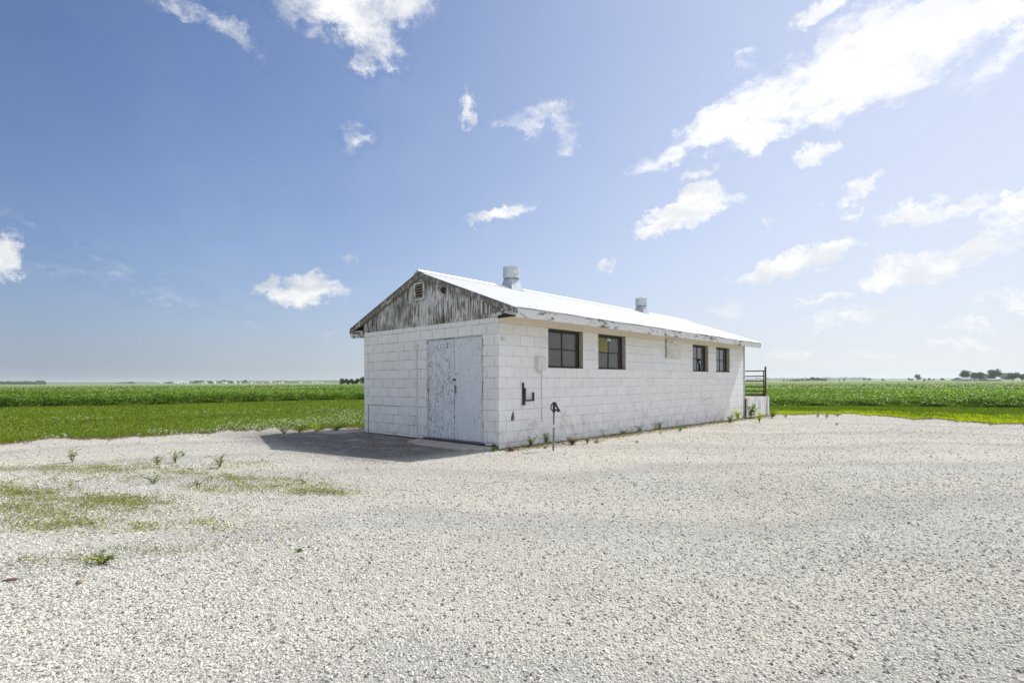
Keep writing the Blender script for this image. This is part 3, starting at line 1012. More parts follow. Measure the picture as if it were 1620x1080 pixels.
# edge of an old filled doorway, its shadow gap drawn as dark strips
MB().box(-0.009, -0.004, 4.365, 4.38, 0.0, 0.71).box(-0.009, -0.004, 3.2, 4.38, 0.703, 0.711).build('joint_shadow_strip', M['asphalt'], shed)

# ---- gable siding, board by board
ridge_y = WID / 2
OVR = 0.51
Z_EAVE = 2.565                                  # roof surface at the eave edge


def roof_z(y):
    """top of the roof deck at local y"""
    return Z_EAVE + PITCH * (OVR + (y if y < ridge_y else WID - y))


def siding(xp, sgn, label=None):
    mb = MB()
    y = 0.0
    bw = 0.093
    k = 0
    rnd = random.Random(5)
    while y < WID - 0.01:
        g = 0.006
        y1 = min(y + bw, WID)
        zt0, zt1 = roof_z(y) - 0.05, roof_z(y1) - 0.05
        zb = ZT + 0.002
        off = rnd.uniform(0, 0.006) * sgn
        segs = [(y, y1 - g, zb)]
        if sgn < 0 and abs((y + y1) / 2 - 1.53) < 0.047:
            segs = [(y, y1 - 0.040, zb), (y1 - 0.040, y1 - g, 2.72)]
        if sgn < 0 and abs((y + y1) / 2 - 1.45) < 0.047:
            segs = [(y, y1 - g, zb)]
        if sgn < 0 and 3.85 < y < 4.45 and k % 2 == 0:
            segs = [(y, y1 - 0.030, zb + rnd.uniform(0, .04)), ]
        for (a, b, z0) in segs:
            za, zb2 = roof_z(a) - 0.05, roof_z(b) - 0.05
            pts = [Vector((xp + off, a, z0)), Vector((xp + off, b, z0)), Vector((xp + off, b, zb2))]
            if a < ridge_y < b: pts.append(Vector((xp + off, ridge_y, roof_z(ridge_y) - 0.05)))
            pts.append(Vector((xp + off, a, za)))
            mb.prism(pts, (0.018 * -sgn, 0, 0))
        y = y1
        k += 1
    o = mb.build('siding', M['siding'], shed)
    bm = bmesh.new(); bm.from_mesh(o.data); bmesh.ops.recalc_face_normals(bm, faces=bm.faces); bm.to_mesh(o.data); bm.free()
    uv_planar(o, lambda c, n: (c.y + c.x * 3, c.z))
    return o


siding(-0.012, -1)
siding(LEN + 0.012, 1)
# dark sheet standing in for the unlit hollow behind the boards
for xx in (0.03, LEN - 0.04):
    mb = MB()
    mb.prism([Vector((xx, 0.02, ZT + .004)), Vector((xx, WID - .02, ZT + .004)), Vector((xx, WID - .02, roof_z(WID) - .06)), Vector((xx, ridge_y, roof_z(ridge_y) - .06)), Vector((xx, .02, roof_z(0) - .06))], (0.01, 0, 0))
    mb.build('gable_shade_backing', M['dark'], shed)
# bits of torn board round the hole high on the right
mb = MB()
Mx = Matrix.Translation((-0.035, 1.60, 3.09))
mb.prism([(-0.034, 1.47, 3.17), (-0.034, 1.50, 3.05), (-0.034, 1.56, 3.01), (-0.034, 1.60, 3.06), (-0.034, 1.62, 3.15), (-0.034, 1.55, 3.20)], (0.006, 0, 0))
mb.build('rotten_hole_shade', M['dark'], shed)  # dark plate on the boards, painting the shade inside the rotten hole
mb = MB()
mb.prism([(-0.045, 1.50, 3.19), (-0.045, 1.76, 3.215), (-0.05, 1.77, 3.235), (-0.05, 1.60, 3.23), (-0.045, 1.50, 3.215)], (0.008, 0, 0))
MB().tube([(-0.05, 1.60, 3.06), (-0.06, 1.50, 3.02)], .012, 5).build('splinter', M['frame_wood'], shed)
mb.build('broken_batten', M['frame_wood'], shed)

# ---- louvred vent
lv = MB()
y0, y1, z0, z1 = 2.15, 2.49, 3.00, 3.37
for a in ((y0, y0 + .035, z0, z1), (y1 - .035, y1, z0, z1), (y0 + .035, y1 - .035, z1 - .035, z1), (y0 + .035, y1 - .035, z0, z0 + .035)):
    lv.box(-0.055, -0.019, *a)
vent = lv.build('louver_vent', M['frame_wood'], shed, bevel=0.003)
uv_planar(vent, lambda c, n: (c.y, c.z))
MB().box(-0.026, -0.02, y0 + .036, y1 - .036, z0 + .036, z1 - .036).build('vent_backing', M['dark'], vent)
for k in range(5):
    zz = z0 + .055 + k * .058
    Mx = Matrix.Translation((-0.040, 0, zz + .012)) @ Matrix.Rotation(R(-38), 4, 'Y')
    s_ = MB().box(-0.018, 0.014, y0 + .036, y1 - .036, -0.004, 0.004, M=Mx).build('louver_slat', M['tan_stone'], vent)

# ---- roof: corrugated sheets
X0, X1 = -0.10, 12.79


def corr(side_sgn):
    step = 0.0127
    n = int((X1 - X0) / step)
    x = X0 + np.arange(n + 1) * step
    wv = 0.009 * np.sin(2 * np.pi * x / 0.0762)
    rows = []
    ysr = np.array([-OVR - 0.03, -0.2, 0.6, 1.4, ridge_y])
    jog = 0.004 * np.sin(x * 1.7) + 0.003 * np.sin(x * 5.1)
    for i, yv in enumerate(ysr):
        z = Z_EAVE + PITCH * (OVR + yv) + wv + 0.010 + (jog if i == 0 else 0)
        yy = yv if side_sgn > 0 else WID - yv
        rows.append(np.stack([x, np.full_like(x, yy), z], -1))
    Vv = np.concatenate(rows)
    m = n + 1
    i = (np.arange(len(ysr) - 1)[:, None] * m + np.arange(n)[None]).ravel()
    F = np.stack([i, i + 1, i + m + 1, i + m], -1)
    if side_sgn < 0: F = F[:, ::-1]
    # a lower skin gives the sheet its thickness
    nv = len(Vv)
    V2 = Vv - np.array([0, 0, 0.0035])
    return Vv, F, V2


allV, allF = [], []
ofs = 0
for sg in (1, -1):
    Vv, F, V2 = corr(sg)
    allV += [Vv, V2]
    allF += [F + ofs, F[:, ::-1] + ofs + len(Vv)]
    ofs += 2 * len(Vv)
roof = np_mesh('roof', np.concatenate(allV), np.concatenate(allF), M['roof'], parent=shed, smooth=True)
# ridge cap: two flaps and a rolled top
mb = MB()
for a, b in ((X0 - .01, 4.3), (4.28, 8.7), (8.68, X1 + .01)):
    dz = .002 if a > 4 and a < 5 else 0
    zr = Z_EAVE + PITCH * (OVR + ridge_y) + 0.03 + dz
    prof = [(-.17, -.17 * PITCH - .004), (-.03, -.03 * PITCH + .004), (-.018, .012), (0, .02), (.018, .012), (.03, -.03 * PITCH + .004), (.17, -.17 * PITCH - .004)]
    vs = [Vector((xx, ridge_y + p, zr + q)) for xx in (a, b) for p, q in prof] + [Vector((xx, ridge_y + p, zr + q - .004)) for xx in (a, b) for p, q in prof]
    n = len(prof)
    fs = [(i, n + i, n + i + 1, i + 1) for i in range(n - 1)] + [(2 * n + i, 2 * n + i + 1, 3 * n + i + 1, 3 * n + i) for i in range(n - 1)]
    fs += [(i, i + 1, 2 * n + i + 1, 2 * n + i) for i in range(n - 1)] + [(n + i, 3 * n + i, 3 * n + i + 1, n + i + 1) for i in range(n - 1)]
    fs += [(0, 2 * n, 3 * n, n), (n - 1, 2 * n - 1, 4 * n - 1, 3 * n - 1)]
    mb.add(vs, fs)
mb.build('ridge_cap', M['roof'], roof)
# roof deck and rafters' undersides closing the eaves
mb = MB()
for sg in (1, -1):
    f = (lambda y: y) if sg > 0 else (lambda y: WID - y)
    a = [(-OVR + .03, 2.545), (ridge_y, 2.545 + PITCH * (ridge_y + OVR - .03)), (ridge_y, 2.52 + PITCH * (ridge_y + OVR - .03)), (-OVR + .03, 2.52)]
    mb.prism([Vector((X0 + .06, f(y), z)) for y, z in a], (X1 - X0 - .12, 0, 0))
mb.build('roof_deck', M['rake'], shed)
# soffits
mb = MB()
mb.box(0.02, LEN + .1, -OVR + .03, -0.004, 2.499, 2.511)
mb.box(-0.02, LEN + .1, WID + .004, WID + OVR - .03, 2.36, 2.372)
o = mb.build('soffit', M['fascia'], shed); uv_planar(o, lambda c, n: (c.x * .3, c.y))
# eave fascia boards, a little wavy
mb = MB()
nseg = 60
for sg in (1, -1):
    yb = -OVR if sg > 0 else WID + OVR - .028
    xsf = np.linspace(-0.06, X1 - .04, nseg + 1)
    rnd = random.Random(3)
    lo = [2.393 + rnd.uniform(-.004, .004) + .006 * math.sin(x * .9) - (.02 if sg < 0 else 0) for x in xsf]
    hi = [2.555 + .003 * math.sin(x * 1.3) for x in xsf]
    vs = []
    for x, l, h in zip(xsf, lo, hi):
        vs += [Vector((x, yb, l)), Vector((x, yb + .028, l)), Vector((x, yb + .028, h)), Vector((x, yb, h))]
    fs = []
    for i in range(nseg):
        for k in range(4):
            fs.append((i * 4 + k, i * 4 + (k + 1) % 4, i * 4 + 4 + (k + 1) % 4, i * 4 + 4 + k))
    fs += [(3, 2, 1, 0), (nseg * 4, nseg * 4 + 1, nseg * 4 + 2, nseg * 4 + 3)]
    mb.add(vs, fs)
fas = mb.build('fascia', M['fascia'], shed)
uv_planar(fas, lambda c, n: (c.x * .55, c.z + c.y))
# rake boards at both ends
for xe, dx in ((-0.075, .03), (LEN + .08, .03)):
    for sg in (1, -1):
        f = (lambda y: y) if sg > 0 else (lambda y: WID - y)
        top = lambda y: Z_EAVE + PITCH * (OVR + y) - .004
        mb = MB()
        ybr = -OVR - .005 if sg > 0 else -OVR - .02
        pts = [(ybr, top(ybr)), (ridge_y - .002, top(ridge_y)), (ridge_y - .002, top(ridge_y) - .13), (0.1, top(.1) - .13), (ybr, top(ybr) - .10)]
        mb.prism([Vector((xe, f(y), z)) for y, z in pts], (dx, 0, 0))
        o = mb.build('rake_board', M['rake'], shed)
        uv_planar(o, lambda c, n: (c.z - PITCH * min(c.y, WID - c.y), c.y))
# boxed eave returns
mb = MB()
bot = [(-OVR + .0, 2.425), (-.40, 2.44), (-.30, 2.462), (-.2, 2.49), (-.1, 2.47), (0.0, 2.455), (.10, 2.452)]
pts = [Vector((-0.048, y, z)) for y, z in bot] + [Vector((-0.048, .10, 2.70)), Vector((-0.048, -OVR, 2.53))]
mb.prism(pts, (0.02, 0, 0))
o = mb.build('eave_return', M['return'], shed); uv_planar(o, lambda c, n: (c.y, c.z))
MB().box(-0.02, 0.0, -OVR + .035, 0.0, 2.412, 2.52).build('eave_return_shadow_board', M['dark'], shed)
mb = MB()
mb.prism([Vector((-0.048, y, z)) for y, z in [(WID - .02, 2.47), (WID + .3, 2.44), (WID + OVR + .06, 2.46), (WID + OVR + .05, 2.40), (WID + OVR - .02, 2.34), (WID - .0, 2.33)]][::-1], (0.03, 0, 0))
mb.prism([Vector((-0.06, y, z)) for y, z in [(WID + .02, 2.50), (WID + OVR + .09, 2.50), (WID + OVR + .09, 2.47), (WID + .02, 2.46)]], (0.05, 0, 0))
o = mb.build('eave_return', M['return'], shed); uv_planar(o, lambda c, n: (c.y, c.z))

# ---- ventilators on the ridge


def ventilator(xc, s, lab):
    zr = Z_EAVE + PITCH * (OVR + ridge_y)
    root = bpy.data.objects.new('ventilator', None)
    link(root, shed)
    root.location = (xc, ridge_y, zr)
    root.empty_display_size = .2
    root['label'] = lab
    # flared four-sided base saddled on the ridge
    mb = MB()
    a, b, h = 0.225 * s, 0.118 * s, 0.30 * s
    lo = [Vector((sx * a, sy * a, -a * PITCH)) for sx, sy in ((-1, -1), (1, -1), (1, 1), (-1, 1))]
    mid = [Vector((-a, 0, 0.02)), Vector((a, 0, 0.02))]
    hi = [Vector((sx * b, sy * b, h)) for sx, sy in ((-1, -1), (1, -1), (1, 1), (-1, 1))]
    mb.add(lo + hi + mid, [(0, 1, 5, 4), (2, 3, 7, 6), (1, 9, 2, 6, 5), (3, 8, 0, 4, 7), (4, 5, 6, 7)])
    mb.prism([Vector((sx * (a + .03), -(a + .03), -(a + .03) * PITCH + .028)) for sx in (-1, 1)] + [Vector((a + .03, 0, .040)), Vector((-a - .03, 0, .040))], (0, 0, .004))
    mb.lathe([(b * 1.1, h - .05), (b * 1.1, h + .03 * s)], n=24)
    mb.build('ventilator_base', M['vent'], root)
    c = MB()
    r, z0_, z1_ = 0.214 * s, 0.255 * s, 0.54 * s
    c.lathe([(r * .84, z0_ + .0), (r * .98, z0_), (r * 1.015, z0_ + .012), (r, z0_ + .024), (r, z1_ - .03), (r * 1.015, z1_ - .02), (r * 1.0, z1_ - .008), (r * .8, z1_ + .006), (r * .3, z1_ + .02), (0.001, z1_ + .022)], n=32)
    c.lathe([(r * .84, z0_), (r * .84, z0_ + .1), (0.001, z0_ + .1)], n=32)
    c.tube([(0, 0, z1_ + .015), (0.004, 0, z1_ + .05), (0, 0, z1_ + .09)], [.012, .009, .003], 6)
    c.tube([(r * math.cos(.9), r * math.sin(.9), z0_ + .02), (r * math.cos(.9), r * math.sin(.9), z1_ - .02)], .004, 5)
    c.build('ventilator_cap', M['vent'], root, smooth=False)
    # raised five-pointed star
    st = MB()
    ang = math.atan2(-1, -0.05)                # local bearing that looks to the yard
    ang = -ANG + math.atan2(-0.80, 0.30)
    cx, cy = math.cos(ang), math.sin(ang)
    tx, ty = -cy, cx
    R1, R2 = .062 * s, .024 * s
    ring = []
    for k in range(10):
        rr = R1 if k % 2 == 0 else R2
        an = math.pi / 2 + k * math.pi / 5
        u, w = rr * math.cos(an), rr * math.sin(an)
        ring.append(Vector((cx * (r + .004) + tx * u, cy * (r + .004) + ty * u, (z0_ + z1_) / 2 + w + .01)))
    tip = Vector((cx * (r + .03), cy * (r + .03), (z0_ + z1_) / 2 + .01))
    st.add(ring + [tip], [(k, (k + 1) % 10, 10) for k in range(10)] + [tuple(range(10))[::-1]])
    st.build('star_emblem', M['cap_white'], root)
    return root


ventilator(2.81, 1.0, 'larger near ridge ventilator with star')
ventilator(9.33, 0.9, 'smaller far ridge ventilator with star')

# ---- doors


def door(ya, yb, mat, lab):
    z0, z1 = DOOR[2] + .012, DOOR[3] - .02
    o = MB().box(0.012, 0.040, ya, yb, z0, z1).build('door', mat, shed, bevel=.003, label=lab)
    uv_planar(o, lambda c, n: (c.y, c.z))
    return o


seam = 1.254
dr = door(0.435, seam - .006, M['door_b'], 'right plywood door leaf with thin cracks')
dl = door(seam + .006, 2.075, M['door_a'], 'left plywood door leaf with deep wavy cracks')
# pull handles and rusty hasp
MB().box(-0.022, -0.012, 1.185, 1.225, 1.02, 1.18).box(-0.012, 0.012, 1.19, 1.22, 1.03, 1.05).box(-0.012, 0.012, 1.19, 1.22, 1.15, 1.17).build('handle', M['pipe'], dr, bevel=.004)
MB().box(-0.022, -0.012, 1.60, 1.64, 1.04, 1.19).box(-0.012, 0.012, 1.605, 1.635, 1.05, 1.07).box(-0.012, 0.012, 1.605, 1.635, 1.16, 1.18).build('handle', M['frame_wood'], dl, bevel=.004)
MB().box(-0.004, 0.011, 1.20, 1.30, 1.275, 1.305).box(-0.014, -0.004, 1.22, 1.255, 1.265, 1.315).build('hasp', M['rust'], dl, bevel=.003)
for zz in (.55, 1.85):
    MB().box(0.003, 0.011, 0.41, 0.58, zz, zz + .035).tube([(0.003, .43, zz - .02), (0.003, .43, zz + .055)], .01, 6).build('hinge', M['frame_wood'], dr)
    MB().box(0.003, 0.011, 1.94, 2.10, zz, zz + .035).tube([(0.003, 2.08, zz - .02), (0.003, 2.08, zz + .055)], .01, 6).build('hinge', M['frame_wood'], dl)
mb = MB()
mb.box(-0.012, 0.10, DOOR[0] + .002, .432, DOOR[2], DOOR[3] - .002)
mb.box(-0.012, 0.10, 2.078, DOOR[1] - .002, DOOR[2], DOOR[3] - .002)
mb.box(0.0, 0.10, .432, 2.078, DOOR[3] - .018, DOOR[3] - .003)
o = mb.build('door_frame', M['frame_wood'], shed); uv_planar(o, lambda c, n: (c.y, c.z))
MB().box(-0.06, 0.10, .36, 2.2, 0.02, DOOR[2] - .003).build('threshold', M['asphalt'], shed, bevel=.006)

# ---- conduit, junction box on the end wall
mb = MB().tube([(-0.022, 2.447, .02), (-0.022, 2.447, 1.95)], .013, 8)
for zz in (.5, 1.2, 1.8): mb.box(-0.03, -0.006, 2.42, 2.475, zz, zz + .02)
mb.build('conduit', M['white_metal'], shed, smooth=False)
MB().box(-0.055, -0.006, 2.40, 2.50, 1.93, 2.06).box(-0.062, -0.055, 2.42, 2.45, 2.02, 2.04).build('junction_box', M['white_metal'], shed, bevel=.005)

# ---- windows
WLAB = ['nearest window with four dusty dark panes', 'second window with one yellowed board in place of a pane', 'third window with a broken lower pane', 'farthest window with four grey panes']
for wi, (a, b) in enumerate(WINS):
    zb, zt = WZ0, WZ1
    D0, D1 = 0.10, 0.135
    e = .045
    mid, mz = a + (b - a) * .49, (zb + zt) / 2 - .01
    mb = MB()
    mb.box(a + .003, a + e, D0, D1, zb + .003, zt - .003)
    mb.box(b - e - .03, b - .003, D0, D1, zb + .003, zt - .003)
    mb.box(a + e, b - e - .03, D0, D1, zb + .003, zb + .045)
    mb.box(a + e, b - e - .03, D0, D1, zt - .07, zt - .003)
    mb.box(mid - .014, mid + .014, D0 + .004, D1 - .004, zb + .045, zt - .07)
    mb.box(a + e, mid - .014, D0 + .006, D1 - .006, mz - .013, mz + .013)
    mb.box(mid + .014, b - e - .03, D0 + .006, D1 - .006, mz - .013, mz + .013)
    fr = mb.build('window', M['sash'], shed, bevel=.003, label=WLAB[wi])
    MB().box(a + .002, b - .002, .012, D0 - .002, zb + .001, zb + .018).build('sill', M['sash'], fr)
    xs_ = [(a + e, mid - .014), (mid + .014, b - e - .03)]
    zs_ = [(zb + .045, mz - .013), (mz + .013, zt - .07)]
    pm = M['pane_dusty'] if wi == 0 else M['pane_clear']
    for i, (u0, u1) in enumerate(xs_):
        for j, (v0, v1) in enumerate(zs_):
            yy = D0 + .017
            if wi == 1 and i == 0 and j == 1:
                MB().box(u0, u1, yy - .006, yy + .004, v0, v1).build('board_pane', M['yellow'], fr, label='yellowed board in the upper left light')
                continue
            if wi == 2 and i == 1 and j == 0:
                w_, h_ = u1 - u0, v1 - v0
                g = MB()
                left = [(0, 0), (.14, 0), (.20, .3), (.16, .55), (.08, .72), (.05, .88), (0, .8)]
                right = [(.52, 0), (1, 0), (1, 1), (.62, 1), (.50, .92), (.30, .86), (.22, .76), (.36, .68), (.50, .45)]
                for poly in (left, right):
                    g.prism([Vector((u0 + p * w_, yy, v0 + q * h_)) for p, q in poly], (0, .004, 0))
                g.f = [f[::-1] for f in g.f]
                g.build('broken_pane', pm, fr, label='shattered pane with a dark curved gap')
                continue
            MB().box(u0, u1, yy, yy + .004, v0, v1).build('pane', pm, fr)
    if wi == 1:
        g = MB(); rnd = random.Random(9)
        for k in range(7):
            g.blob((mid - .05 + rnd.uniform(-.07, .07), D0 - .02, zt - .08 + rnd.uniform(-.04, .02)), (.03, .02, .025), 1, .4, rnd)
        g.build('plastic_scrap', M['scrap'], fr, label='crumpled white scrap stuck at the window head')
# pale streaked panels hung inside, behind the windows
# ---- square hatch under the eave
mb = MB()
a, b, z0, z1 = 6.57, 7.49, 1.86, 2.40
mb.box(a, b, -0.018, -0.002, z0, z1)
fr_ = .16
mb.box(a + .0, a + fr_, -0.030, -0.018, z0, z1)
mb.box(b - fr_, b, -0.030, -0.018, z0, z1)
mb.box(a + fr_, b - fr_, -0.030, -0.018, z0, z0 + .12)
mb.box(a + fr_, b - fr_, -0.030, -0.018, z1 - .22, z1)
o = mb.build('hatch', M['hatch'], shed, bevel=.003)
uv_planar(o, lambda c, n: (c.x * 1.5, c.z * .8))
MB().box(6.55, 6.569, -.034, -.002, 1.86, 2.42).box(6.57, 7.0, -.034, -.030, 2.30, 2.306).build('hatch_edge', M['straw_board'], shed)
# ---- meter box and its painted conduit
MB().box(1.05, 1.26, -0.085, -0.003, 1.475, 1.74).box(1.045, 1.265, -0.09, -0.003, 1.741, 1.748).box(1.12, 1.235, -0.092, -0.085, 1.53, 1.68).tube([(1.10, -.045, 1.40), (1.10, -.045, 1.48)], .018, 8).build('meter_box', M['white_metal'], shed, bevel=.006)
MB().tube([(1.23, -0.012, 1.47), (1.23, -0.012, .42)], .008, 8).build('conduit', M['white_metal'], shed)
MB().tube([(0.10, -0.03, 2.0), (0.10, -0.03, 2.08)], .028, 6).build('insulator', M['white_metal'], shed)
# ---- dark steel bracket
mb = MB()
mb.box(.640, .672, -0.035, -0.004, .86, 1.225)
mb.box(.655, .695, -0.060, -0.035, .90, 1.12)
mb.box(.640, .685, -0.05, -0.004, .79, .90)
mb.build('bracket_plate', M['steel'], shed, bevel=.003)
mb = MB()
mb.box(.695, .935, -0.055, -0.035, .865, .895)
mb.box(.905, .940, -0.062, -0.030, .865, 1.035)
mb.build('bracket_hook', M['steel'], shed, bevel=.003)
# scratched line low on the side wall
mb = MB().tube([(9.0, -0.004, .62), (9.25, -0.006, .68), (9.5, -0.006, .70), (9.62, -0.004, .69)], .006, 5)
mb.build('wall_cable', M['pipe'], shed)
# downpipe at the far corner
MB().box(LEN - .01, LEN + .03, -0.03, -0.003, -.12, .62).build('corner_angle', M['asphalt'], shed)

# ================================================================ slab, dock, gate


def shed_pt(t, s, z=0.0):
    return Vector((-0.245 + .681 * t - .7324 * s, 9.77 + .7324 * t + .681 * s, z))


slab = MB()
sp_ = [(-.02, .08), (-.02, 2.35), (-.30, 2.28), (-.52, 2.05), (-.60, 1.7), (-.63, 1.2), (-.62, .6), (-.60, .25), (-.52, .12), (-.3, .06)]
slab.prism([Vector((x - .052, y, -.06)) for x, y in sp_], (0, 0, .105))
o = slab.build('door_slab', M['concrete'], None, bevel=.02)
o.location = (-0.245, 9.77, 0); o.rotation_euler = (0, 0, ANG)
tag(o, 'worn low concrete slab on the gravel in front of the plywood doors', 'slab')
o = MB().box(-.9, -.02, 0, 1.0, -.05, .045).build('concrete_pad', M['concrete'], None, bevel=.02)
o.location = shed_pt(0.1, 4.75); o.rotation_euler = (0, 0, ANG + .05)
tag(o, 'flat grey concrete pad in the weeds beyond the left corner of the shed', 'slab')

dock = empty('loading_dock', shed_pt(LEN, 0, 0), ANG, 'low stained white concrete loading dock joined to the far end of the shed', 'dock')
DL, DZ = 2.66, 0.625
MB().box(.012, DL - .16, .03, 3.3, -.2, DZ).build('dock_block', M['dock'], dock, bevel=.015)
MB().box(DL - .158, DL, .0, 3.35, -.2, DZ + .012).build('dock_curb', M['dock'], dock, bevel=.015)
gate = empty('pipe_gate', shed_pt(LEN + DL - .12, .10, DZ), ANG, 'dark brown six bar pipe gate standing on the white concrete dock', 'gate')
gz_ = DZ + .012
MB().tube([(0, 0, 0.012), (0, 0, 1.17)], .034, 10).build('post', M['gate'], gate)
MB().tube([(0, 2.5, 0.012), (0, 2.5, 1.17)], .034, 10).build('post', M['gate'], gate)
for k, zz in enumerate((1.00, .79, .60, .37, .20)):
    MB().tube([(-.03, .03, zz), (-.03, 2.47, zz)], .022, 8).build('rail', M['gate'], gate)
MB().box(-.05, .0, .03, 2.47, .02, .085).build('bottom_rail', M['gate'], gate)
MB().tube([(-.03, .06, .03), (-.03, .06, 1.0)], .019, 8).build('stile', M['gate'], gate)
for zz in (.75, .9): MB().tube([(-.06, .0, zz), (.01, .02, zz)], .012, 6).build('hinge', M['gate'], gate)
MB().box(-.08, .03, .02, .12, .012, .12).build('latch', M['gate'], gate, bevel=.01)

# ================================================================ yard hydrant
hp = ground_at(874, 712.6)
hy = empty('yard_hydrant', hp, 0, 'thin grey water hydrant pipe with rusty lever head before the long wall', 'hydrant')
lean = Vector((.020, 0.01, 0))
mb = MB().tube([Vector((0, 0, -.1)), lean * .5 + Vector((0.004, 0, .35)), lean + Vector((0, 0, .72))], .0165, 10)
mb.build('standpipe', M['pipe'], hy, smooth=True)
MB().lathe([(.0195, 0), (.0195, .055)], c=(.013, .006, .42), n=10).build('tape_band', M['cap_white'], hy)
tx, ty = lean.x, lean.y
mb = MB()
mb.lathe([(.014, .68), (.028, .70), (.030, .735), (.022, .76), (.026, .79), (.024, .83), (.012, .85), (.001, .855)], c=(tx, ty, 0), n=12)
mb.tube([(tx, ty, .745), (tx + .05, ty - .005, .735), (tx + .085, ty - .01, .70)], [.020, .017, .015], 8)
head = mb.build('hydrant_head', M['casting'], hy, smooth=True)
mb = MB()
mb.tube([(tx + .03, ty, .86), (tx + .0, ty, .868), (tx - .028, ty, .852), (tx - .052, ty, .825), (tx - .056, ty, .765), (tx - .05, ty, .735), (tx - .025, ty, .735)], .012, 7)
mb.build('lever', M['steel'], head)
mb = MB()
mb.tube([(tx - .02, ty - .015, .872), (tx + .02, ty - .015, .862), (tx + .055, ty - .015, .79), (tx + .092, ty - .012, .725)], [.017, .022, .019, .016], 8)
mb.tube([(tx + .082, ty - .012, .745), (tx + .097, ty - .012, .705)], .021, 8)
mb.build('spout_link', M['steel'], head)

# ================================================================ stones one could pick up
for (px, py, sx, mat, lab) in (
    (13, 918, (.038, .015, .008), 'brick_chip', 'dark red flat brick chip on the gravel at the lower left'),
    (124, 922, (.022, .018, .014), 'tan_stone', 'brown pebble on the gravel to the right of the red chip'),
    (808, 713, (.055, .05, .045), 'brick_chip', 'round dark red lump lying at the foot of the shed corner')):
    g = ground_at(px, py)
    b_ = MB().blob((0, 0, sx[2] * .7), sx, 2, .12, random.Random(px)).build('stone', M[mat], None, smooth=False)
    b_.location = g; b_.rotation_euler = (0, 0, .5)
    tag(b_, lab, 'stone')

# ================================================================ weeds


def weed(name, g, h, spread, nleaf, mat, label, group=None, stemmed=True, seed=0, cat='weed'):
    rs = np.random.default_rng(seed + 100)
    root = empty(name, g, 0, label, cat, group)
    mb = MB()
    nleaf = int(nleaf * 1.15); spread *= 1.35
    ns = max(5, int(nleaf / 14))
    Cs, Us, Ss = [], [], []
    for k in range(ns):
        a = rs.uniform(0, 2 * np.pi); lean_ = rs.uniform(.1, .9) * spread
        hh = h * rs.uniform(.55, 1.0)
        pts = [Vector((0, 0, -.01)), Vector((math.cos(a) * lean_ * .35, math.sin(a) * lean_ * .35, hh * .55)), Vector((math.cos(a) * lean_, math.sin(a) * lean_, hh))]
        mb.tube(pts, [.005, .0035, .0015], 4)
        m_ = int(nleaf / ns)
        for j in range(m_):
            u = .15 + .85 * (j + .5) / m_
            p = pts[0].lerp(pts[1], u * 2) if u < .5 else pts[1].lerp(pts[2], u * 2 - 1)
            b = rs.uniform(0, 2 * np.pi)
            d = np.array([math.cos(b), math.sin(b), rs.uniform(-.1, .7)]); d /= np.linalg.norm(d)
            Cs.append(p[:]); Us.append(d)
            Ss.append(np.cross(d, [0, 0, 1]) + rs.normal(0, .25, 3))
    Cs, Us, Ss = np.array(Cs), np.array(Us), norm(np.array(Ss))
    L = (h * .24 + .02) * rs.uniform(.6, 1.25, (len(Cs), 1))
    P, F = leaf_mesh(Cs, Us * L, Ss * L * .19, np.array([0, 0, 1.0]) * L * .08)
    mb.build('stem', M['weed'] if mat != 'straw' else M['straw'], root)
    np_mesh('leaves', P, F, M[mat], parent=root, attr={'tone': np.repeat(rs.uniform(0, 1, len(Cs)), 4)})
    return root


